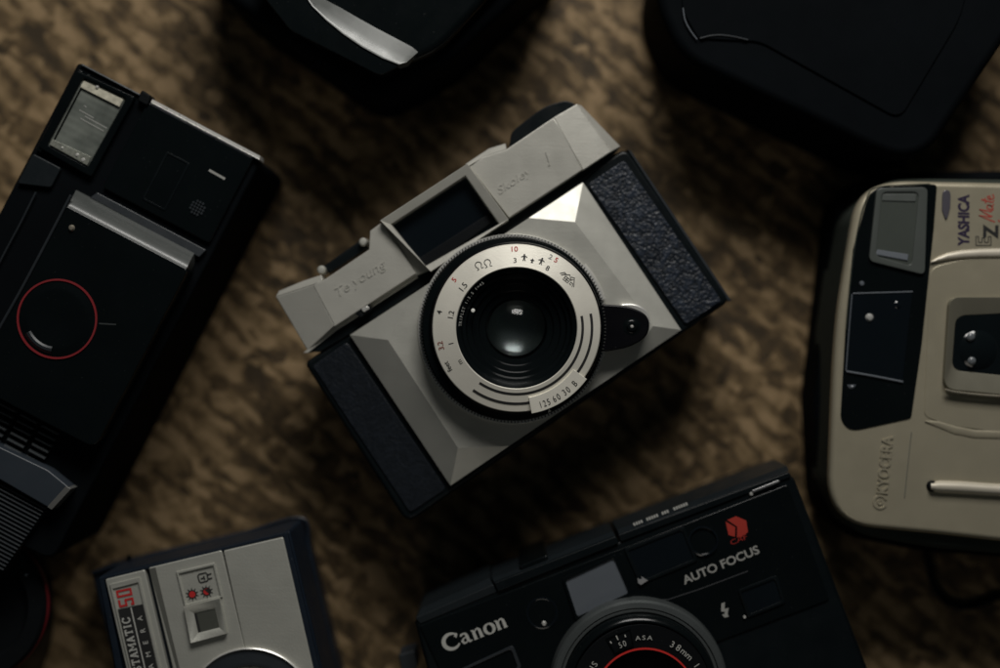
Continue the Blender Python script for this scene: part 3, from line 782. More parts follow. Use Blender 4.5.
# ================================================================== INSTAMATIC (bottom left)
Q = thing('cartridge_camera', 'small camera with silver face, navy case and a red number 50', 'camera', 215, 640)
zf = 45.0
prism('case', rnd([(91, 572), (298, 524), (342, 700), (368, 800), (160, 850)], 4), 18, 0, navy, Q, bev=1.2)
prism('case', rnd([(97.5, 577), (289.5, 530), (327, 690), (356, 820), (150, 870)], [4, 4, 0, 8, 8]), zf-2.0, 14, navy, Q, bev=1.0)
tube('case_seam', [W(x, y, 19) for x, y in ((92, 573), (160, 553), (240, 534), (301, 518), (309, 548), (318, 590), (332, 650), (350, 730))], 0.55*MM, navy, Q)
frame('face_rim', rnd([(98.5, 578), (287, 531.5), (340, 755), (140, 800)], 2), rnd([(104, 580), (283, 536.5), (332, 750), (148, 790)], 2), zf-0.4, 40, 41, navy, Q, bev=0.3)
# narrow name strip plate
prism('name_plate', rnd([(105, 579.5), (144.5, 569.8), (194, 780), (155, 790)], 2), zf+0.2, 40, kodak_silver, Q, bev=0.7)
frame('name_frame', [(109.5, 584.5), (139.5, 577), (188, 785), (158, 792)], [(112.5, 589), (138, 582.5), (186, 790), (160, 796)], zf+0.75, zf, zf+0.1, kodak_silver, Q, bev=0.2)
prism('name_strip', [(118, 609.5), (142.3, 604.3), (185, 790), (161, 796)], zf+0.55, zf, ink_black, Q, bev=0)
kd = Vector((0.225, 0.974))  # down the strip
bm = bmesh.new(); add_stroke(bm, [(130.9, 607.5), (173, 790)], 1.3, zf+0.62); flat('strip_divider', bm, ink_white, Q)
rt = Vector((-0.215, -0.9766)); up_ = Vector((-0.9766, 0.215))
def slab(bm, ch, o, w, h, z, wd=1.7):
    """slab-serif capital: o baseline-left, advances along rt, up along up_"""
    def P(x, y): q = Vector(o)+rt*x*w+up_*y*h; return (q.x, q.y)
    S = []
    s = .2
    if ch == 'T': S = [[(0, .94), (1, .94)], [(.5, 1), (.5, 0)], [(.25, .06), (.75, .06)], [(.05, 1), (.05, .72)], [(.95, 1), (.95, .72)]]
    if ch == 'I': S = [[(.5, 0), (.5, 1)], [(.15, .94), (.85, .94)], [(.15, .06), (.85, .06)]]
    if ch == 'A': S = [[(.12, 0), (.5, 1)], [(.5, 1), (.88, 0)], [(.25, .32), (.75, .32)], [(-.05, .05), (.33, .05)], [(.67, .05), (1.05, .05)]]
    if ch == 'M': S = [[(.12, 0), (.12, 1)], [(.88, 0), (.88, 1)], [(.12, 1), (.5, .3)], [(.88, 1), (.5, .3)], [(-.06, .05), (.3, .05)], [(.7, .05), (1.06, .05)], [(-.06, .95), (.15, .95)], [(.85, .95), (1.06, .95)]]
    if ch == 'C': S = [[(.95, .25), (.75, .06), (.45, .02), (.18, .2), (.1, .5), (.18, .8), (.45, .98), (.75, .94), (.93, .75)], [(.93, 1), (.93, .7)]]
    if ch == 'N': S = [[(.12, 0), (.12, 1)], [(.88, 0), (.88, 1)], [(.12, 1), (.88, 0)], [(-.05, .05), (.3, .05)]]
    if ch == 'S': S = [[(.1, .25), (.3, .04), (.7, .04), (.9, .25), (.75, .47), (.25, .55), (.1, .78), (.3, .96), (.7, .96), (.9, .78)]]
    for i, ln in enumerate(S):
        add_stroke(bm, [P(*p) for p in ln], wd if (i < 2 or ch in 'CS') else wd*.7, z+i*0.004)
bm = bmesh.new()
y0 = Vector((131.0, 615.0))+Vector((0.235, 1))*0
adv = 9.6
word = 'INSTAMATIC'
base = Vector((129.3, 617.0))   # right end of the last letter's baseline
for i, ch in enumerate(reversed(word)):
    wl = 5.7 if ch not in 'IM' else (3.4 if ch == 'I' else 7.4)
    if i == 0: pos = base+kd*wl
    else: pos = pos+kd*(wl+1.5)
    slab(bm, ch, pos, wl, 7.8, zf+0.60, 1.5)
flat('brand_lettering', bm, ink_white, Q)
bm = bmesh.new()
for i, ch in enumerate(reversed('CAMERA')):
    p = Vector((139.8, 618.5))+kd*(12.3*i)
    text_bm(bm, ch, (p.x, p.y), 5.2, zf+0.63, right=rt, center=True, offset=0.008)
for f in bm.faces:
    f.normal_update()
    if f.normal.z < 0: f.normal_flip()
flat('brand_lettering', bm, ink_white, Q)
# red 50 squared numerals
bm = bmesh.new()
def P5(x, y, o): q = Vector(o)+rt*x+up_*y; return (q.x, q.y)
o5 = (134.8, 604.3)
for i, ln in enumerate(([(7.6, 15), (0.2, 15)], [(1, 15), (1, 7.6)], [(.2, 8.4), (7, 8.4)], [(6.4, 9), (6.4, 1)], [(7.2, 1.2), (.2, 1.2)], [(1, 1), (1, 3.6)])):
    add_stroke(bm, [P5(x, y*.98, o5) for x, y in ln], 2.1, zf+0.35+i*.006)
for i, ln in enumerate(([(9.8, 15), (17, 15)], [(10.8, 15.5), (10.8, .5)], [(16.2, 15.5), (16.2, .5)], [(9.8, 1.2), (17, 1.2)])):
    add_stroke(bm, [P5(x, y*.98, o5) for x, y in ln], 2.1, zf+0.35+i*.006)
flat('red_number', bm, ink_red2, Q)
# main silver face
prism('face_plate', rnd([(148.5, 567.8), (221.5, 550.3), (268, 745), (196, 765)], 2), zf, 40, kodak_silver, Q, bev=0.7)
facet('face_bevel', [(149, 568.5, zf+.05), (155.5, 567, zf+.1), (203, 765, zf+.1), (197, 767, zf-2.0)], mat('worn_silver_edge', (0.25, 0.25, 0.22), rough=.45, metal=.4), Q, z0=40, bev=0.1)  # bevel coloured darker to hold the shade along the groove
prism('side_plate', rnd([(223.2, 550.8), (283, 537.0), (331, 745), (270, 760)], 2), zf-0.1, 40, kodak_silver, Q, bev=0.7)
# raised exposure window panel
pz = zf+0.15
frame('symbol_panel', [(176, 571.8), (214.5, 562.8), (222.5, 597.2), (184.5, 606.2)], [(178.5, 573.8), (213, 565.7), (220.3, 596), (186, 604.2)], pz+0.45, zf-.2, zf-.1, kodak_silver, Q, bev=0.18)
frame('window_surround', [(183.5, 607), (219.5, 598.3), (226.3, 633.8), (190.5, 643.5)], [(194.2, 613.4), (214.8, 608.8), (219, 627.6), (198.4, 632.8)], pz+1.5, zf-.2, zf, kodak_silver, Q, zin1=zf+0.25, bev=0.15)
prism('exposure_window', [(193, 612), (216, 607.5), (220.5, 629), (197.5, 634)], zf+0.12, zf-1, mat('dusky_window', (0.07, 0.073, 0.062), rough=.3), Q, bev=0)
prism('window_slot', rnd([(194.0, 613.4), (196.4, 612.8), (200.8, 631.8), (198.3, 632.6)], .5), zf+0.25, zf-1, ink_black, Q, bev=0)
def sun(cx, cy, name, r=3.2):
    bm = bmesh.new(); z = zf+0.12
    add_poly(bm, [(cx+(r+1.2)*math.cos(t*.3142), cy+(r+1.2)*math.sin(t*.3142)) for t in range(20)], z)
    for k_ in range(10):
        a = k_*.628+.2
        add_stroke(bm, [(cx+r*math.cos(a), cy+r*math.sin(a)), (cx+(r+3.6)*math.cos(a), cy+(r+3.6)*math.sin(a))], [1.7, .4], z+.004+.003*k_)
    s = flat(name, bm, ink_black, Q)
    bm = bmesh.new(); add_poly(bm, [(cx+r*math.cos(t*.3142), cy+r*math.sin(t*.3142)) for t in range(20)], z+.06)
    flat('symbol_centre', bm, ink_red2, s)
sun(192.2, 594.4, 'sun_symbol'); sun(206.6, 591.6, 'sun_symbol')
bm = bmesh.new(); add_poly(bm, [(203.9, 589.3), (209.6, 588.2), (209.9, 594.6)], zf+.24); flat('shade_mark', bm, ink_black, Q)
bm = bmesh.new()
for i, L in enumerate(([(197.8, 576), (199, 574.3), (205.6, 572.7), (207, 574), (208.2, 579.6), (207.2, 581), (200.8, 582.6), (199.4, 581.5), (197.8, 576)], [(200.8, 578.8), (204.8, 577.8)], [(203.6, 575.9), (204.8, 579.8)], [(207.4, 575), (211.3, 573.4)], [(208.3, 579), (212.2, 578)])):
    add_stroke(bm, L, 1.3, zf+.15+.005*i)
flat('flash_symbol', bm, ink_black, Q)
# round lens at the frame edge
cz = zf
lathe('lens', 250.5, 711, cz, [(pxmm(63.5, cz), zf-.6), (pxmm(63.5, cz), zf+.5), (pxmm(62.3, cz), zf+.75), (pxmm(61.5, cz), zf+.4), (pxmm(57, cz), zf+.2), (pxmm(50, cz), zf+.9), (pxmm(46, cz), zf+.7), (pxmm(44, cz), zf-.2), (pxmm(30, cz), zf-.4), (0, zf-.4)], grey_plastic, Q)
lathe('lens_ring', 250.5, 711, cz, [(pxmm(63.8, cz), zf-.1), (pxmm(63.8, cz), zf+.75), (pxmm(62.8, cz), zf+.95), (pxmm(62.0, cz), zf+.7), (pxmm(62.0, cz), zf)], chrome, Q)
lathe('screw', 128.5, 557.5, 20, [(0, 20.6), (.7, 20.4), (.9, 19.4)], black_gloss, Q, n=12)

# ================================================================== CANON (bottom)
Z = thing('autofocus_camera', 'black camera with AUTO FOCUS lettering and a red hexagon mark', 'camera', 640, 620)
zf = 42.0
prism('body', rnd([(414, 620), (793, 474), (880, 700), (500, 850), (430, 680)], [5, 8, 0, 0, 0]), zf, 0, black_satin, Z, bev=1.2)
# sculpted top edge (raised rail along the top)
prism('top_rail', rnd([(415, 618), (493, 584.5), (497, 592), (420, 624)], 2), zf+0.3, 20, rail_dark, Z, bev=0.7)
prism('top_rail', rnd([(494, 583), (616, 536), (619, 543.5), (498, 592)], 2), zf+1.0, 18, black_satin, Z, bev=0.8)
prism('top_rail', rnd([(618, 535), (789, 472), (792, 477), (621, 542)], 2), zf+0.6, 18, black_satin, Z, bev=0.6)
facet('rail_chamfer', [(494.5, 584, zf+.4), (615.5, 536.8, zf+.4), (613, 531, zf-2.8), (492, 578, zf-2.8)], rail_dark, Z, z0=20, bev=0.2)
facet('rail_chamfer', [(619, 535, zf+.4), (789, 471, zf+.4), (787, 465.5, zf-2.4), (617, 529.5, zf-2.4)], rail_dark, Z, z0=20, bev=0.2)
facet('rail_chamfer', [(416, 618, zf), (493, 586, zf), (489, 578, zf-3), (421, 608, zf-4)], rail_dark, Z, z0=16, bev=0.2)
prism('release_button', rnd([(519, 566), (547, 555), (549, 560), (521, 571)], 2), zf-1, 10, black_gloss, Z, bev=0.5)
bm = bmesh.new()
cdir = Vector((0.932, -0.362))
def rail_z(p, a, b): return 0
for i, (t0, t1) in enumerate(((0, 9), (14, 26), (30.5, 38), (43, 56))):
    for j in range(int((t1-t0)/2.6)+1):
        p = Vector((633.5, 524.6))+cdir*(t0+j*2.6)
        add_stroke(bm, [(p.x, p.y), (p.x+1.6, p.y-.7)], 3.0, zf-0.55)
flat('top_lettering', bm, ink_white, Z)
prism('switch_tip', rnd([(752, 490.5), (779, 479.8), (780, 482.4), (753, 493.2)], 1), zf+1.2, zf-1, mat('worn_metal', (0.3, 0.3, 0.3), rough=.3, metal=.8), Z, bev=0.25)  # metal strip added as the white highlight along the top edge
lathe('screw', 751, 493.5, zf, [(0, zf+.9), (.5, zf+.8), (.7, zf)], chrome, Z, n=12)
# face plate
prism('face_plate', rnd([(419, 626), (620, 549), (788, 484), (830, 600), (470, 735)], 3), zf+0.6, zf-1, black_gloss, Z, bev=0.4)
fz = zf+0.66
# grey viewfinder window
prism('viewfinder_window', rnd([(564.5, 579.5), (614.5, 556.5), (630, 594), (577.5, 618)], 3), fz+0.1, zf-1, gunmetal, Z, bev=0.2)
frame('window_frame', rnd([(562, 578.5), (616, 554), (633, 596), (576, 622)], 3), rnd([(565.5, 580.5), (613.8, 558), (629, 593), (577.5, 617)], 3), fz+0.7, zf, fz, black_gloss, Z, bev=0.2)
# autofocus windows
frame('rangefinder_frame', rnd([(624, 549), (684, 526), (698, 561), (640, 585)], 3), rnd([(628, 551), (682, 530), (694, 559), (643, 580)], 3), fz+0.5, zf, fz-.3, black_satin, Z, bev=0.25)
prism('rangefinder_window', rnd([(627, 550), (683, 529), (695, 560), (642, 581)], 2), fz+.05, zf, window_glass, Z, bev=0)
facet('window_glint', [(637, 573, fz+.2), (640.5, 576, fz+.2), (648, 580.5, fz+.7), (641, 585, fz+.9), (638, 583, fz+.8)], mat('scuffed_corner', (.3, .3, .3), rough=.3, metal=.5), Z, z0=zf, bev=0.05)  # pale facet built as a glint at the window corner
lathe('sensor_lens', 703, 541, fz, [(pxmm(15, fz), zf), (pxmm(15, fz), fz+.5), (pxmm(13.5, fz), fz+.6), (pxmm(12.5, fz), fz-.1), (pxmm(8, fz), fz-.08), (0, fz-.06)], window_glass, Z, n=48)
lathe('sensor_lens', 542, 613, fz, [(pxmm(16, fz), zf), (pxmm(16, fz), fz+.1), (pxmm(15, fz), fz+.15), (pxmm(13.5, fz), fz-.1), (pxmm(8, fz), fz-.08), (0, fz-.06)], window_glass, Z, n=48)
lathe('glint_screw', 544, 623.5, fz, [(0, fz+.8), (.5, fz+.75), (.8, fz)], chrome, Z, n=10)  # chrome dot added as a glint on the sensor lens
# lettering
tz = fz+0.05
bm = bmesh.new()
cr_ = Vector((0.926, -0.377)); cu_ = Vector((-0.377, -0.926))
def CP(x, y):
    if x > 19.5: x -= 2.6
    x *= 1.04
    q = Vector((445.5, 652))+cr_*x+cu_*y; return (q.x, q.y)
def vs(L, wds, k_): add_stroke(bm, [CP(*p) for p in L], wds, tz+.004*k_)
# maker's name drawn as wedge-serif strokes (C a n o n)
def ell(cx, cy, rx, ry, a, b, n=18): return [(cx+rx*math.cos(math.radians(a+(b-a)*i/n)), cy+ry*math.sin(math.radians(a+(b-a)*i/n))) for i in range(n+1)]
E = ell(9.5, 7.6, 8.0, 7.6, 42, 322); vs(E, [1.5+2.7*math.sin(math.pi*min(1, max(0, (i+.5)/19)))**1.2 for i in range(19)], 0)
vs([(15.6, 12.2), (14.6, 9.2)], [2.6, .8], 1); vs([(13.2, 10.8), (16.6, 13.2)], [.8, 2.6], 2)
vs([(21.5, 8.6), (22.5, 9.9), (25, 10.3), (27, 9.4), (27.5, 7), (27.5, 2.6), (28.4, .8), (31, 1.0)], [1.6, 2.2, 1.7, 2.4, 3, 3, 2.4, 1.0], 3)
vs([(27, 6.4), (23.4, 5.6), (21.5, 3.6), (22.6, 1.2), (25, .9), (27.2, 2.6)], [1, 1.4, 2.8, 2.4, 1.3, 1], 4)
def nn(x, k_):
    vs([(x, 10.2), (x+2, 9.2), (x+2.2, 7), (x+2.2, 0)], [.8, 2.4, 3.2, 3.2], k_); vs([(x+.2, .4), (x+4.2, .4)], .9, k_+1)
    vs([(x+3.2, 7.4), (x+5, 9.6), (x+7, 9.9), (x+8.2, 8.2), (x+8.3, 5), (x+8.3, 0)], [.8, 1.5, 2.0, 2.8, 3.2, 3.2], k_+2); vs([(x+6.4, .4), (x+10.4, .4)], .9, k_+3)
nn(32.5, 6)
O1 = ell(50.2, 5.1, 4.4, 5.0, 0, 360, 28); vs(O1, [1.3+2.1*abs(math.cos(math.radians(360*i/28)))**1.2 for i in range(29)], 12)
nn(57.0, 14)
flat('maker_lettering', bm, ink_white, Z)
text('printed_lettering', 'AUTO FOCUS', (684.5, 584.5), 8.6, tz, ink_grey, Z, w=82, right=(75, -31.5), offset=0.022)
bm = bmesh.new(); add_stroke(bm, [(642, 598), (655, 600), (668, 599.5), (700, 589), (748, 571)], 1.0, tz); flat('panel_seam', bm, mat('seam_dark', (0.05, 0.052, 0.055), rough=.35), Z)
# red hexagon mark
hx = [(725.6, 521.5), (736, 516.2), (746.2, 520.5), (748, 532), (740, 538.2), (728.5, 535)]
bm = bmesh.new(); add_poly(bm, [hx[0], (735.3, 527.2), (735, 536.8), (728.5, 535)], tz); add_poly(bm, [(727.2, 519.9), (736, 516.2), (746.2, 520.5), (748, 532), (740, 538.2), (737, 537.4), (737.2, 526.6)], tz)
flat('hexagon_mark', bm, mat('dim_red_ink', (0.33, 0.028, 0.018), rough=.5), Z)
text('red_lettering', 'CAF', (731.6, 545.2), 5.2, tz, mat('dark_red_ink', (0.28, 0.02, 0.015), rough=.5), Z, w=17.5, right=(17, -7), offset=0.0)
# flash bolt and flash window
bm = bmesh.new(); add_poly(bm, [(721.3, 603.5), (724.8, 602.2), (724.6, 609), (728.6, 607.8), (727.6, 614), (728.8, 616.6), (724.6, 617.6), (722, 614.6), (724.3, 614), (725, 611.6), (721.2, 611.6)], tz); flat('bolt_mark', bm, ink_grey, Z)
frame('flash_frame', rnd([(738, 590), (777, 575), (786, 603), (748, 618)], 3), rnd([(741, 592), (775, 579), (782, 601), (750, 614)], 3), fz+.5, zf, fz-.2, black_satin, Z, bev=.2)
prism('flash_window', rnd([(740, 591), (776, 577), (784, 602), (749, 616)], 2), fz+.04, zf, window_glass, Z, bev=0)
lathe('glint_screw', 744.5, 617, fz, [(0, fz+.7), (.35, fz+.6), (.5, fz)], chrome, Z, n=10)  # chrome dot added as a glint by the flash window
# recess under the name
frame('grip_frame', rnd([(446, 676), (513, 645), (522, 668), (460, 700)], 4), rnd([(450, 677), (511, 649), (518, 668), (462, 696)], 4), fz+.4, zf, fz-.3, grey_plastic, Z, bev=.2)
prism('side_lug', rnd([(398, 655), (415, 650), (418, 668), (402, 672)], 3), 30, 20, grey_plastic, Z, bev=.8)
# lens
lathe('lens_housing', 640, 690, 48, [(pxmm(89.5, 45), zf), (pxmm(89.5, 46), 44.5), (pxmm(88.6, 47), 46.4), (pxmm(86.5, 47), 47.2), (pxmm(81.5, 47), 47.5), (pxmm(80.5, 47), 46.9), (pxmm(79.5, 47), 47.4), (pxmm(77.5, 47), 47.4), (pxmm(76.5, 47), 46)], ring_grey, Z, n=160, ang=25)
lathe('inner_ring', 641, 693, 50, [(pxmm(78, 49), 46), (pxmm(77.5, 49), 48.2), (pxmm(76, 49), 49.3), (pxmm(73, 49), 50.2), (pxmm(71, 49), 50.2), (pxmm(69.8, 49), 49.7)], black_gloss, Z, n=160, ang=50)
lathe('name_ring', 643, 696, 50, [(pxmm(72, 49), 49.5), (pxmm(71, 49), 49.9), (pxmm(47, 49), 49.4), (pxmm(46, 49), 47), (pxmm(30, 48), 44), (0, 43)], black_matte, Z, n=128)
lathe('red_ring', 645.5, 700, 50, [(pxmm(51.8, 50), 49.3), (pxmm(51.8, 50), 49.85), (pxmm(50.2, 50), 49.85), (pxmm(50.2, 50), 49.3)], mat('vivid_red_ring', (0.55, 0.025, 0.02), rough=.45), Z, n=128)
bm = bmesh.new()
LX, LY, lz = 645.5, 700, 50.0
ring_text(bm, 'ASA', LX, LY, 62.5, -1.5, 4.6, lz, adv=6.0, wf=1.25)
ring_text(bm, '38mm', LX, LY, 62.0, 35.5, 6.6, lz, adv=7.0)
ring_text(bm, '50', LX, LY, 60.5, -22.5, 6.0, lz, adv=4.6, wf=.8)
ring_text(bm, '1:2.8', LX, LY, 62, 66, 6.4, lz, adv=5.4)
ring_text(bm, 'CANON LENS', LX, LY, 62.5, -82, 6.4, lz, adv=6.6)
for th in (-31, -24.5, -17.5):
    a = polar(LX, LY, 66, th); b = polar(LX, LY, 68.5 if th != -24.5 else 71, th); add_stroke(bm, [a, b], 1.2, lz)
for f in bm.faces:
    f.normal_update()
    if f.normal.z < 0: f.normal_flip()
flat('lens_lettering', bm, ink_white, Z)
frame('speed_frame', [polar(LX, LY, 73, -33), polar(LX, LY, 73, -12), polar(LX, LY, 56, -12), polar(LX, LY, 56, -33)], [polar(LX, LY, 72.2, -32.4), polar(LX, LY, 72.2, -12.6), polar(LX, LY, 56.8, -12.6), polar(LX, LY, 56.8, -32.4)], 50.1, 49.6, 49.8, black_gloss, Z, bev=0)

# ================================================================== YASHICA (right)
Y = thing('champagne_compact_camera', 'champagne compact camera with black flash panel at its left end', 'camera', 960, 360)
zf = 40.0
prism('rear_shell', rnd([(838, 205), (870, 172), (1100, 168), (1140, 300), (1110, 566), (920, 552), (842, 536), (820, 500), (815, 400)], [10, 20, 20, 20, 30, 30, 20, 12, 0]), 20, 0, side_black, Y, bev=3.0, seg=4)
lower = rnd([(846, 215), (880, 180), (1100, 182), (1140, 300), (1110, 560), (930, 546), (846, 531), (826, 490), (830, 330)], [12, 22, 20, 20, 30, 20, 26, 16, 0], 7)
prism('mid_shell', lower, 36.7, 12, olive_side, Y, bev=3.0, seg=4, zt=30)
front = rnd([(857, 200), (884, 180), (1000, 182.5), (1110, 190), (1140, 300), (1110, 552), (1000, 541.5), (937, 534.5), (828, 524), (835.5, 330), (848, 250)], [20, 30, 0, 0, 0, 0, 0, 0, 48, 60, 60], 8)
prism('front_shell', front, zf, 36.6, champagne, Y, bev=1.9, seg=6)
# raised panel step right of the black window
pan = rnd([(871, 187), (937.5, 184), (934, 230), (922, 345), (911.5, 418.5), (850, 432), (840.5, 420), (845.5, 330), (853, 250)], [16, 5, 0, 0, 3, 14, 6, 0, 0], 6)
prism('window_panel', pan, zf+0.35, 36, black_gloss, Y, bev=0.3)
fq = [(880.5, 191), (925, 190), (922, 272), (872.5, 259)]
flash_rim = mat('smoky_rim', (0.07, 0.078, 0.072), rough=.35, var=.15, coat=.3)
frame('flash_frame', rnd([(877, 188), (928, 187), (925, 275), (869, 261)], 6), rnd([(882, 192), (919, 192), (912, 266), (876, 256)], 6), zf+1.3, zf, zf+.5, flash_rim, Y, bev=.3)
yf = prism('flash_window', rnd(fq, 5), zf+0.9, zf-1, mat('smoky_flash_plastic', (0.06, 0.068, 0.06), rough=.25, var=.15, coat=.5), Y, bev=.3)
facet('reflector_band', [(882.5, 193.5, zf+.95), (917, 193.5, zf+.95), (916, 202, zf+1.2), (882, 201, zf+1.2)], flash_rim, yf, z0=zf, bev=.3)
facet('reflector_band', [(877, 249, zf+.95), (909, 254, zf+.95), (908, 261, zf+1.3), (876, 255, zf+1.3)], gunmetal, yf, z0=zf, bev=.3)  # bands toned lighter so the flash looks reflective
# viewfinder
prism('viewfinder_window', [(852.5, 294), (912.5, 292), (902.5, 381.5), (846, 371)], zf+0.5, zf-1, window_glass, Y, bev=0.1)
tube('window_rim', [W(x, y, zf+.55) for x, y in ((853, 293.6), (880, 292.8), (912.5, 291.8))], 0.22*MM, gunmetal, Y)
tube('window_rim', [W(x, y, zf+.6) for x, y in ((846.3, 371.5), (875, 376.5), (902.8, 382.0))], 0.35*MM, gunmetal, Y)
tube('window_rim', [W(x, y, zf+.5) for x, y in ((852, 294), (849, 330), (846, 371))], 0.2*MM, gunmetal, Y)
lathe('glint_lens', 869.5, 317.5, zf+.5, [(0, zf+1.3), (0.8, zf+1.1), (1.3, zf+.4)], chrome, Y, n=20)  # chrome bump added as a bright glint in the viewfinder
lathe('glint_lens', 897.5, 305, zf+.5, [(0, zf+.8), (.9, zf+.7), (1.3, zf+.4)], window_glass, Y, n=16)
lathe('indicator', 862, 283.5, zf+.5, [(0, zf+.8), (.6, zf+.7), (.8, zf+.3)], gunmetal, Y, n=14)
lathe('indicator', 851.5, 384.5, zf+.5, [(.2, zf+.5), (.7, zf+.8), (1.3, zf+.5)], gunmetal, Y, n=14, a0=180, a1=360)
# self timer lamp
prism('timer_lamp', rnd([(942.5, 190), (951, 190), (950.5, 208), (946.5, 222), (942.2, 210)], [6, 6, 0, 6, 0]), zf+0.5, zf-1, mat('smoked_lamp', (0.08, 0.075, 0.09), rough=.2, coat=.6), Y, bev=.25)
# lettering
text('brand_lettering', 'YASHICA', (968.8, 246.5), 10.8, zf+.06, mat('violet_black_ink', (0.022, 0.014, 0.04), rough=.5), Y, w=52, right=(0.0, -1), offset=0.045, up=(-1, -.04))
text('brand_lettering', 'Z', (997.5, 239), 14.5, zf+.07, ink_black, Y, w=14.5, right=(0.02, -1), offset=0.04)
bm = bmesh.new()
def YP(x, y): return (991-y, 245.5-x)
for i, L in enumerate(([(0, 0), (0, 15)], [(0, 15), (9, 15)], [(9, 15), (9, 12.4)], [(9, 12.4), (3, 12.4)], [(3, 12.4), (3, 9)], [(3, 9), (7.5, 9)], [(7.5, 9), (7.5, 6.4)], [(7.5, 6.4), (3, 6.4)], [(3, 6.4), (3, 2.6)], [(3, 2.6), (9, 2.6)], [(9, 2.6), (9, 0)], [(9, 0), (0, 0)])):
    add_stroke(bm, [YP(*p) for p in L], .9, zf+.06+i*.003)
flat('outline_letter', bm, ink_black, Y)
bm = bmesh.new()
def MP(x, y): return (993-y+x*0.10, 222-x)
for i, L in enumerate(([(0, -2), (3, 6), (6.5, 15), (5, 3), (6, 1)], [(5.5, 2), (9, 9), (12.5, 15), (10.5, 3), (12.5, 1)], [(17, 7), (14, 7.5), (12.5, 4), (13.5, 1), (16.5, 4), (17.2, 7), (16, 2), (18, 1)], [(22.5, 14), (19.5, 2), (22, 1.5)], [(18.5, 9), (24, 10.5)], [(23, 4.5), (26, 6), (25.5, 8), (23.5, 7.5), (22.5, 4), (24, 1.5), (28, 3)], [(2, -5), (0, -7)])):
    add_stroke(bm, [MP(*p) for p in L], 1.35, zf+.06+i*.003)
flat('script_lettering', bm, mat('brick_red_ink', (0.36, 0.05, 0.035), rough=.5), Y)
text('embossed_lettering', 'KYOCERA', (887, 494), 11.0, zf, champagne, Y, w=58, right=(0.10, -1), ext=0.36, offset=0.03)
bm = bmesh.new(); c = W(880, 502, zf); add_lathe(bm, c.x, c.y, [(1.5, zf-.1), (1.6, zf+.3), (2.2, zf+.3), (2.3, zf-.1)], 24, 20, 330); add_lathe(bm, c.x, c.y, [(.3, zf-.1), (.4, zf+.35), (.9, zf+.35), (1.0, zf-.1)], 24, 120, 420); link_bm('embossed_logo', bm, champagne, Y)
tube('front_seam', [W(x, y, zf+.02) for x, y in ((911.5, 432), (908.5, 460), (904.5, 498))], 0.16*MM, champagne_dk, Y)
# curved bright ridge and front bulge
pad = rnd([(930, 268), (962, 259), (1010, 257), (1120, 262), (1120, 425), (1000, 432), (950, 426), (924, 416)], [10, 20, 0, 0, 0, 0, 20, 6], 6)
prism('front_bulge', pad, zf+0.22, 37, champagne, Y, bev=0.2, seg=3)
ridge_m = mat('pale_champagne_paint', (0.62, 0.57, 0.47), rough=0.42, metal=0.3, var=0.05)
def ridge(name, pts, hw, z, zb, m, parent):
    """low rounded ridge along px points, half width list"""
    rows = []
    for t in (-1, -.75, -.4, 0, .4, .75, 1):
        row = []
        for i, (x, y) in enumerate(pts):
            a = Vector(pts[max(0, i-1)]); b = Vector(pts[min(len(pts)-1, i+1)]); d = (b-a).normalized(); nn_ = Vector((-d.y, d.x))
            w_ = hw[i]; q = Vector((x, y))+nn_*w_*t
            row.append((q.x, q.y, zb+(z-zb)*math.sqrt(max(0, 1-t*t))))
        rows.append(row)
    return ribbon(name, rows, m, parent)
ridge('bright_ridge', [(931, 262), (938, 259.5), (948, 256.5), (962, 254.6), (980, 253.5), (1000, 253.2), (1040, 254), (1100, 256)], [.6, 2.6, 3.8, 4.6, 4.8, 5, 5, 5], zf+1.0, zf-.1, ridge_m, Y)
ridge('lower_crease', [(925, 421), (938, 424), (955, 430), (975, 434), (1010, 435)], [.6, 3, 4.0, 4, 4.0], zf+.42, zf+.15, champagne, Y)
# lens housing
lo = rnd([(950, 297), (1060, 297), (1064, 392), (1050, 396), (1000, 394.5), (944, 389)], [10, 12, 10, 10, 0, 12], 7)
li = rnd([(956, 316), (1040, 312), (1040, 372), (1030, 375.5), (1000, 375), (952, 370)], [10, 12, 10, 10, 0, 10], 7)
bm = bmesh.new(); add_frame(bm, lo, li, zf+2.4, zf, zf+.3, zin1=zf+1.0, bev=.3)
link_bm('lens_surround', bm, mat('taupe_plastic', (0.18, 0.17, 0.13), rough=.42, metal=.3, var=.06), Y, True, 35)
prism('lens_well', li, zf+0.9, zf, lens_black, Y, bev=0)
lathe('lens_glass', 976, 350, zf-1, [(0, zf+2.4), (2, zf+2.25), (4, zf+1.8), (5.6, zf+1.2), (6.2, zf+.7)], lens_black, Y, n=64)
tube('surround_lip', [W(x, y, zf+2.2) for x, y in ((945, 389.5), (955, 392), (975, 394.3), (1000, 396.3), (1040, 398))], 0.4*MM, bar_gold, Y)  # brighter metal puts a highlight along the bottom lip
for x, y in ((969.5, 337), (970.5, 361)):
    lathe('glass_element', x, y, zf+1, [(0, zf+2.9), (.7, zf+2.8), (1.1, zf+2.5), (1.3, zf+2.1)], mat('hazy_glass', (.12, .13, .14), rough=.15, coat=.8) if y < 340 else bpy.data.materials['hazy_glass'], Y, n=24)  # small pale bumps added as reflections in the lens
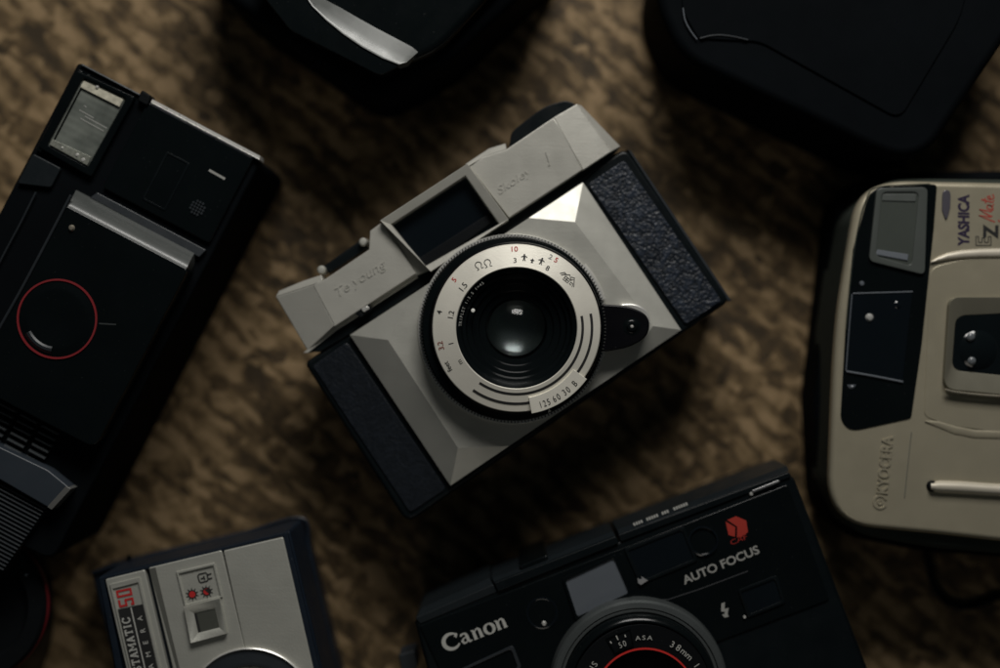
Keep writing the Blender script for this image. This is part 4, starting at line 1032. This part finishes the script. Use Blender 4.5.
# cover slide bar
bar = [(931, 486.5), (940, 486.8), (960, 487.6), (985, 489.3), (1000, 490.2), (1040, 492.5), (1090, 494)]
ridge('slide_bar', bar, [4.5, 6.4, 6.6, 6.4, 6.4, 6.4, 6.4], zf+2.2, zf-.1, ridge_m, Y)
lathe('bar_stop', 933, 486.5, zf+1, [(0, zf+1.6), (1.2, zf+1.5), (1.8, zf-.1)], black_matte, Y, n=16)
tube('seam_line', [W(x, y, zf+.3) for x, y in ((846, 330), (848.5, 300), (855, 245), (866, 200), (880, 187), (930, 184))], 0.18*MM, olive_side, Y)
# wrist strap loop hanging from the lower edge
S = tube('wrist_strap', [W(x, y, z) for x, y, z in ((925, 545, 12), (929, 565, 5), (934, 585, 2.5), (948, 602, 1.4), (970, 606, 1.4), (995, 598, 1.4), (1030, 585, 1.4), (1070, 570, 1.6))], 1.3*MM, black_matte, Y)

# ================================================================== TOP CENTRE dark camera
B1 = thing('dark_camera', 'black camera cut by the top edge, its curved bright grey chamfer showing', 'camera', 400, 20)
prism('body', rnd([(212, -70), (236, 18), (384, 121), (455, 82), (565, -20), (420, -140)], [20, 26, 22, 20, 20, 0], 7), 40, 0, side_black, B1, bev=5, seg=6, zt=6)
prism('front_plate', rnd([(225, -90), (262, -10), (385, 72), (440, 50), (540, -60), (420, -160)], [20, 26, 22, 20, 20, 0], 7), 46, 38, black_gloss, B1, bev=2.5, seg=5)
# crescent: chamfer shaped and greyed to carry the highlight, stepping up towards lower left
outerc = [(300, -12), (312, 6), (326, 20), (343, 34), (362, 47), (382, 58), (399, 64.5), (407, 62)]
innerc = [(306, -16), (324, -1), (341, 8), (358, 18), (376, 28), (396, 38.5), (412, 47), (418, 52)]
rows = []
for t, z in ((0, 50.0), (.12, 49.9), (.5, 48.4), (.85, 46.9), (1, 46.3)):
    rows.append([(*lerp(a, b, t), z) for a, b in zip(outerc, innerc)])
bm = bmesh.new()
R0 = [[bm.verts.new(W(*p)) for p in row] for row in rows]
Rb = [[bm.verts.new((q_.co.x, q_.co.y, 44*MM)) for q_ in row] for row in (R0[0], R0[-1])]
n_ = len(outerc)
for A, Bq in zip(R0, R0[1:]):
    for i in range(n_-1): bm.faces.new((A[i], A[i+1], Bq[i+1], Bq[i]))
for i in range(n_-1):
    bm.faces.new((R0[0][i], Rb[0][i], Rb[0][i+1], R0[0][i+1])); bm.faces.new((R0[-1][i], R0[-1][i+1], Rb[1][i+1], Rb[1][i]))
bm.faces.new([r_[0] for r_ in R0]+[Rb[1][0], Rb[0][0]]); bm.faces.new([r_[-1] for r_ in R0]+[Rb[1][-1], Rb[0][-1]])
cresc = mat('polished_chamfer', (0.10, 0.105, 0.10), rough=0.40, metal=0.2, var=0.35, vscale=110, coat=.2)  # grey base on a black camera paints the highlight crescent
link_bm('chamfer', bm, cresc, B1, True, 50)
prism('grip_ridge', rnd([(250, -20), (300, -12), (343, 34), (400, 66), (380, 76), (290, 30)], 6), 49.6, 44, black_gloss, B1, bev=1.5, seg=4)

# ================================================================== TOP RIGHT dark camera
B2 = thing('dark_camera', 'large black camera at the top right with a thin curved glint at its left end', 'camera', 810, 60)
prism('body', rnd([(655, -60), (640, 25), (664, 82), (862, 176), (892, 168), (985, 30), (1000, -60)], [10, 24, 26, 22, 20, 20, 0], 7), 42, 0, side_black, B2, bev=5, seg=6, zt=4)
prism('front_plate', rnd([(682, -60), (682, 10), (698, 39), (760, 42), (900, 120), (960, 20), (980, -60)], [10, 8, 4, 10, 14, 14, 0], 7), 42.6, 38, side_black, B2, bev=0.5)
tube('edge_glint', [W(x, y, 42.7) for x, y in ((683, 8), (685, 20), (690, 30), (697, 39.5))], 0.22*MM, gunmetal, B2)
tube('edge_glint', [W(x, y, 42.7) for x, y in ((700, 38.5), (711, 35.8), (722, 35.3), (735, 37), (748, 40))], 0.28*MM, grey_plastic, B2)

# ================================================================== BOTTOM LEFT dark camera
B3 = thing('dark_camera', 'black camera mostly outside the bottom left corner, with a dull red ring round its lens', 'camera', 5, 640)
prism('body', rnd([(-90, 590), (20, 562), (48, 572), (50, 640), (20, 720), (-90, 740)], [4, 16, 14, 20, 10, 4], 6), 30, 0, black_satin, B3, bev=3, seg=4, zt=4)
lathe('lens_barrel', -30, 605, 33, [(pxmm(77, 33), 28), (pxmm(76.5, 33), 33.5), (pxmm(74, 33), 34.5), (pxmm(60, 33), 34.5), (pxmm(56, 33), 31), (0, 30)], black_matte, B3, n=96)
lathe('red_ring', -30, 605, 33, [(pxmm(76.7, 33), 30.0), (pxmm(77.4, 33), 30.4), (pxmm(77.3, 33), 32.2), (pxmm(76.2, 33), 32.6)], mat('dull_red', (0.16, 0.01, 0.015), rough=.5), B3, n=96)
lathe('screw', 28.5, 573.5, 33, [(0, 35.2), (.5, 35.1), (.7, 34)], gunmetal, B3, n=10)
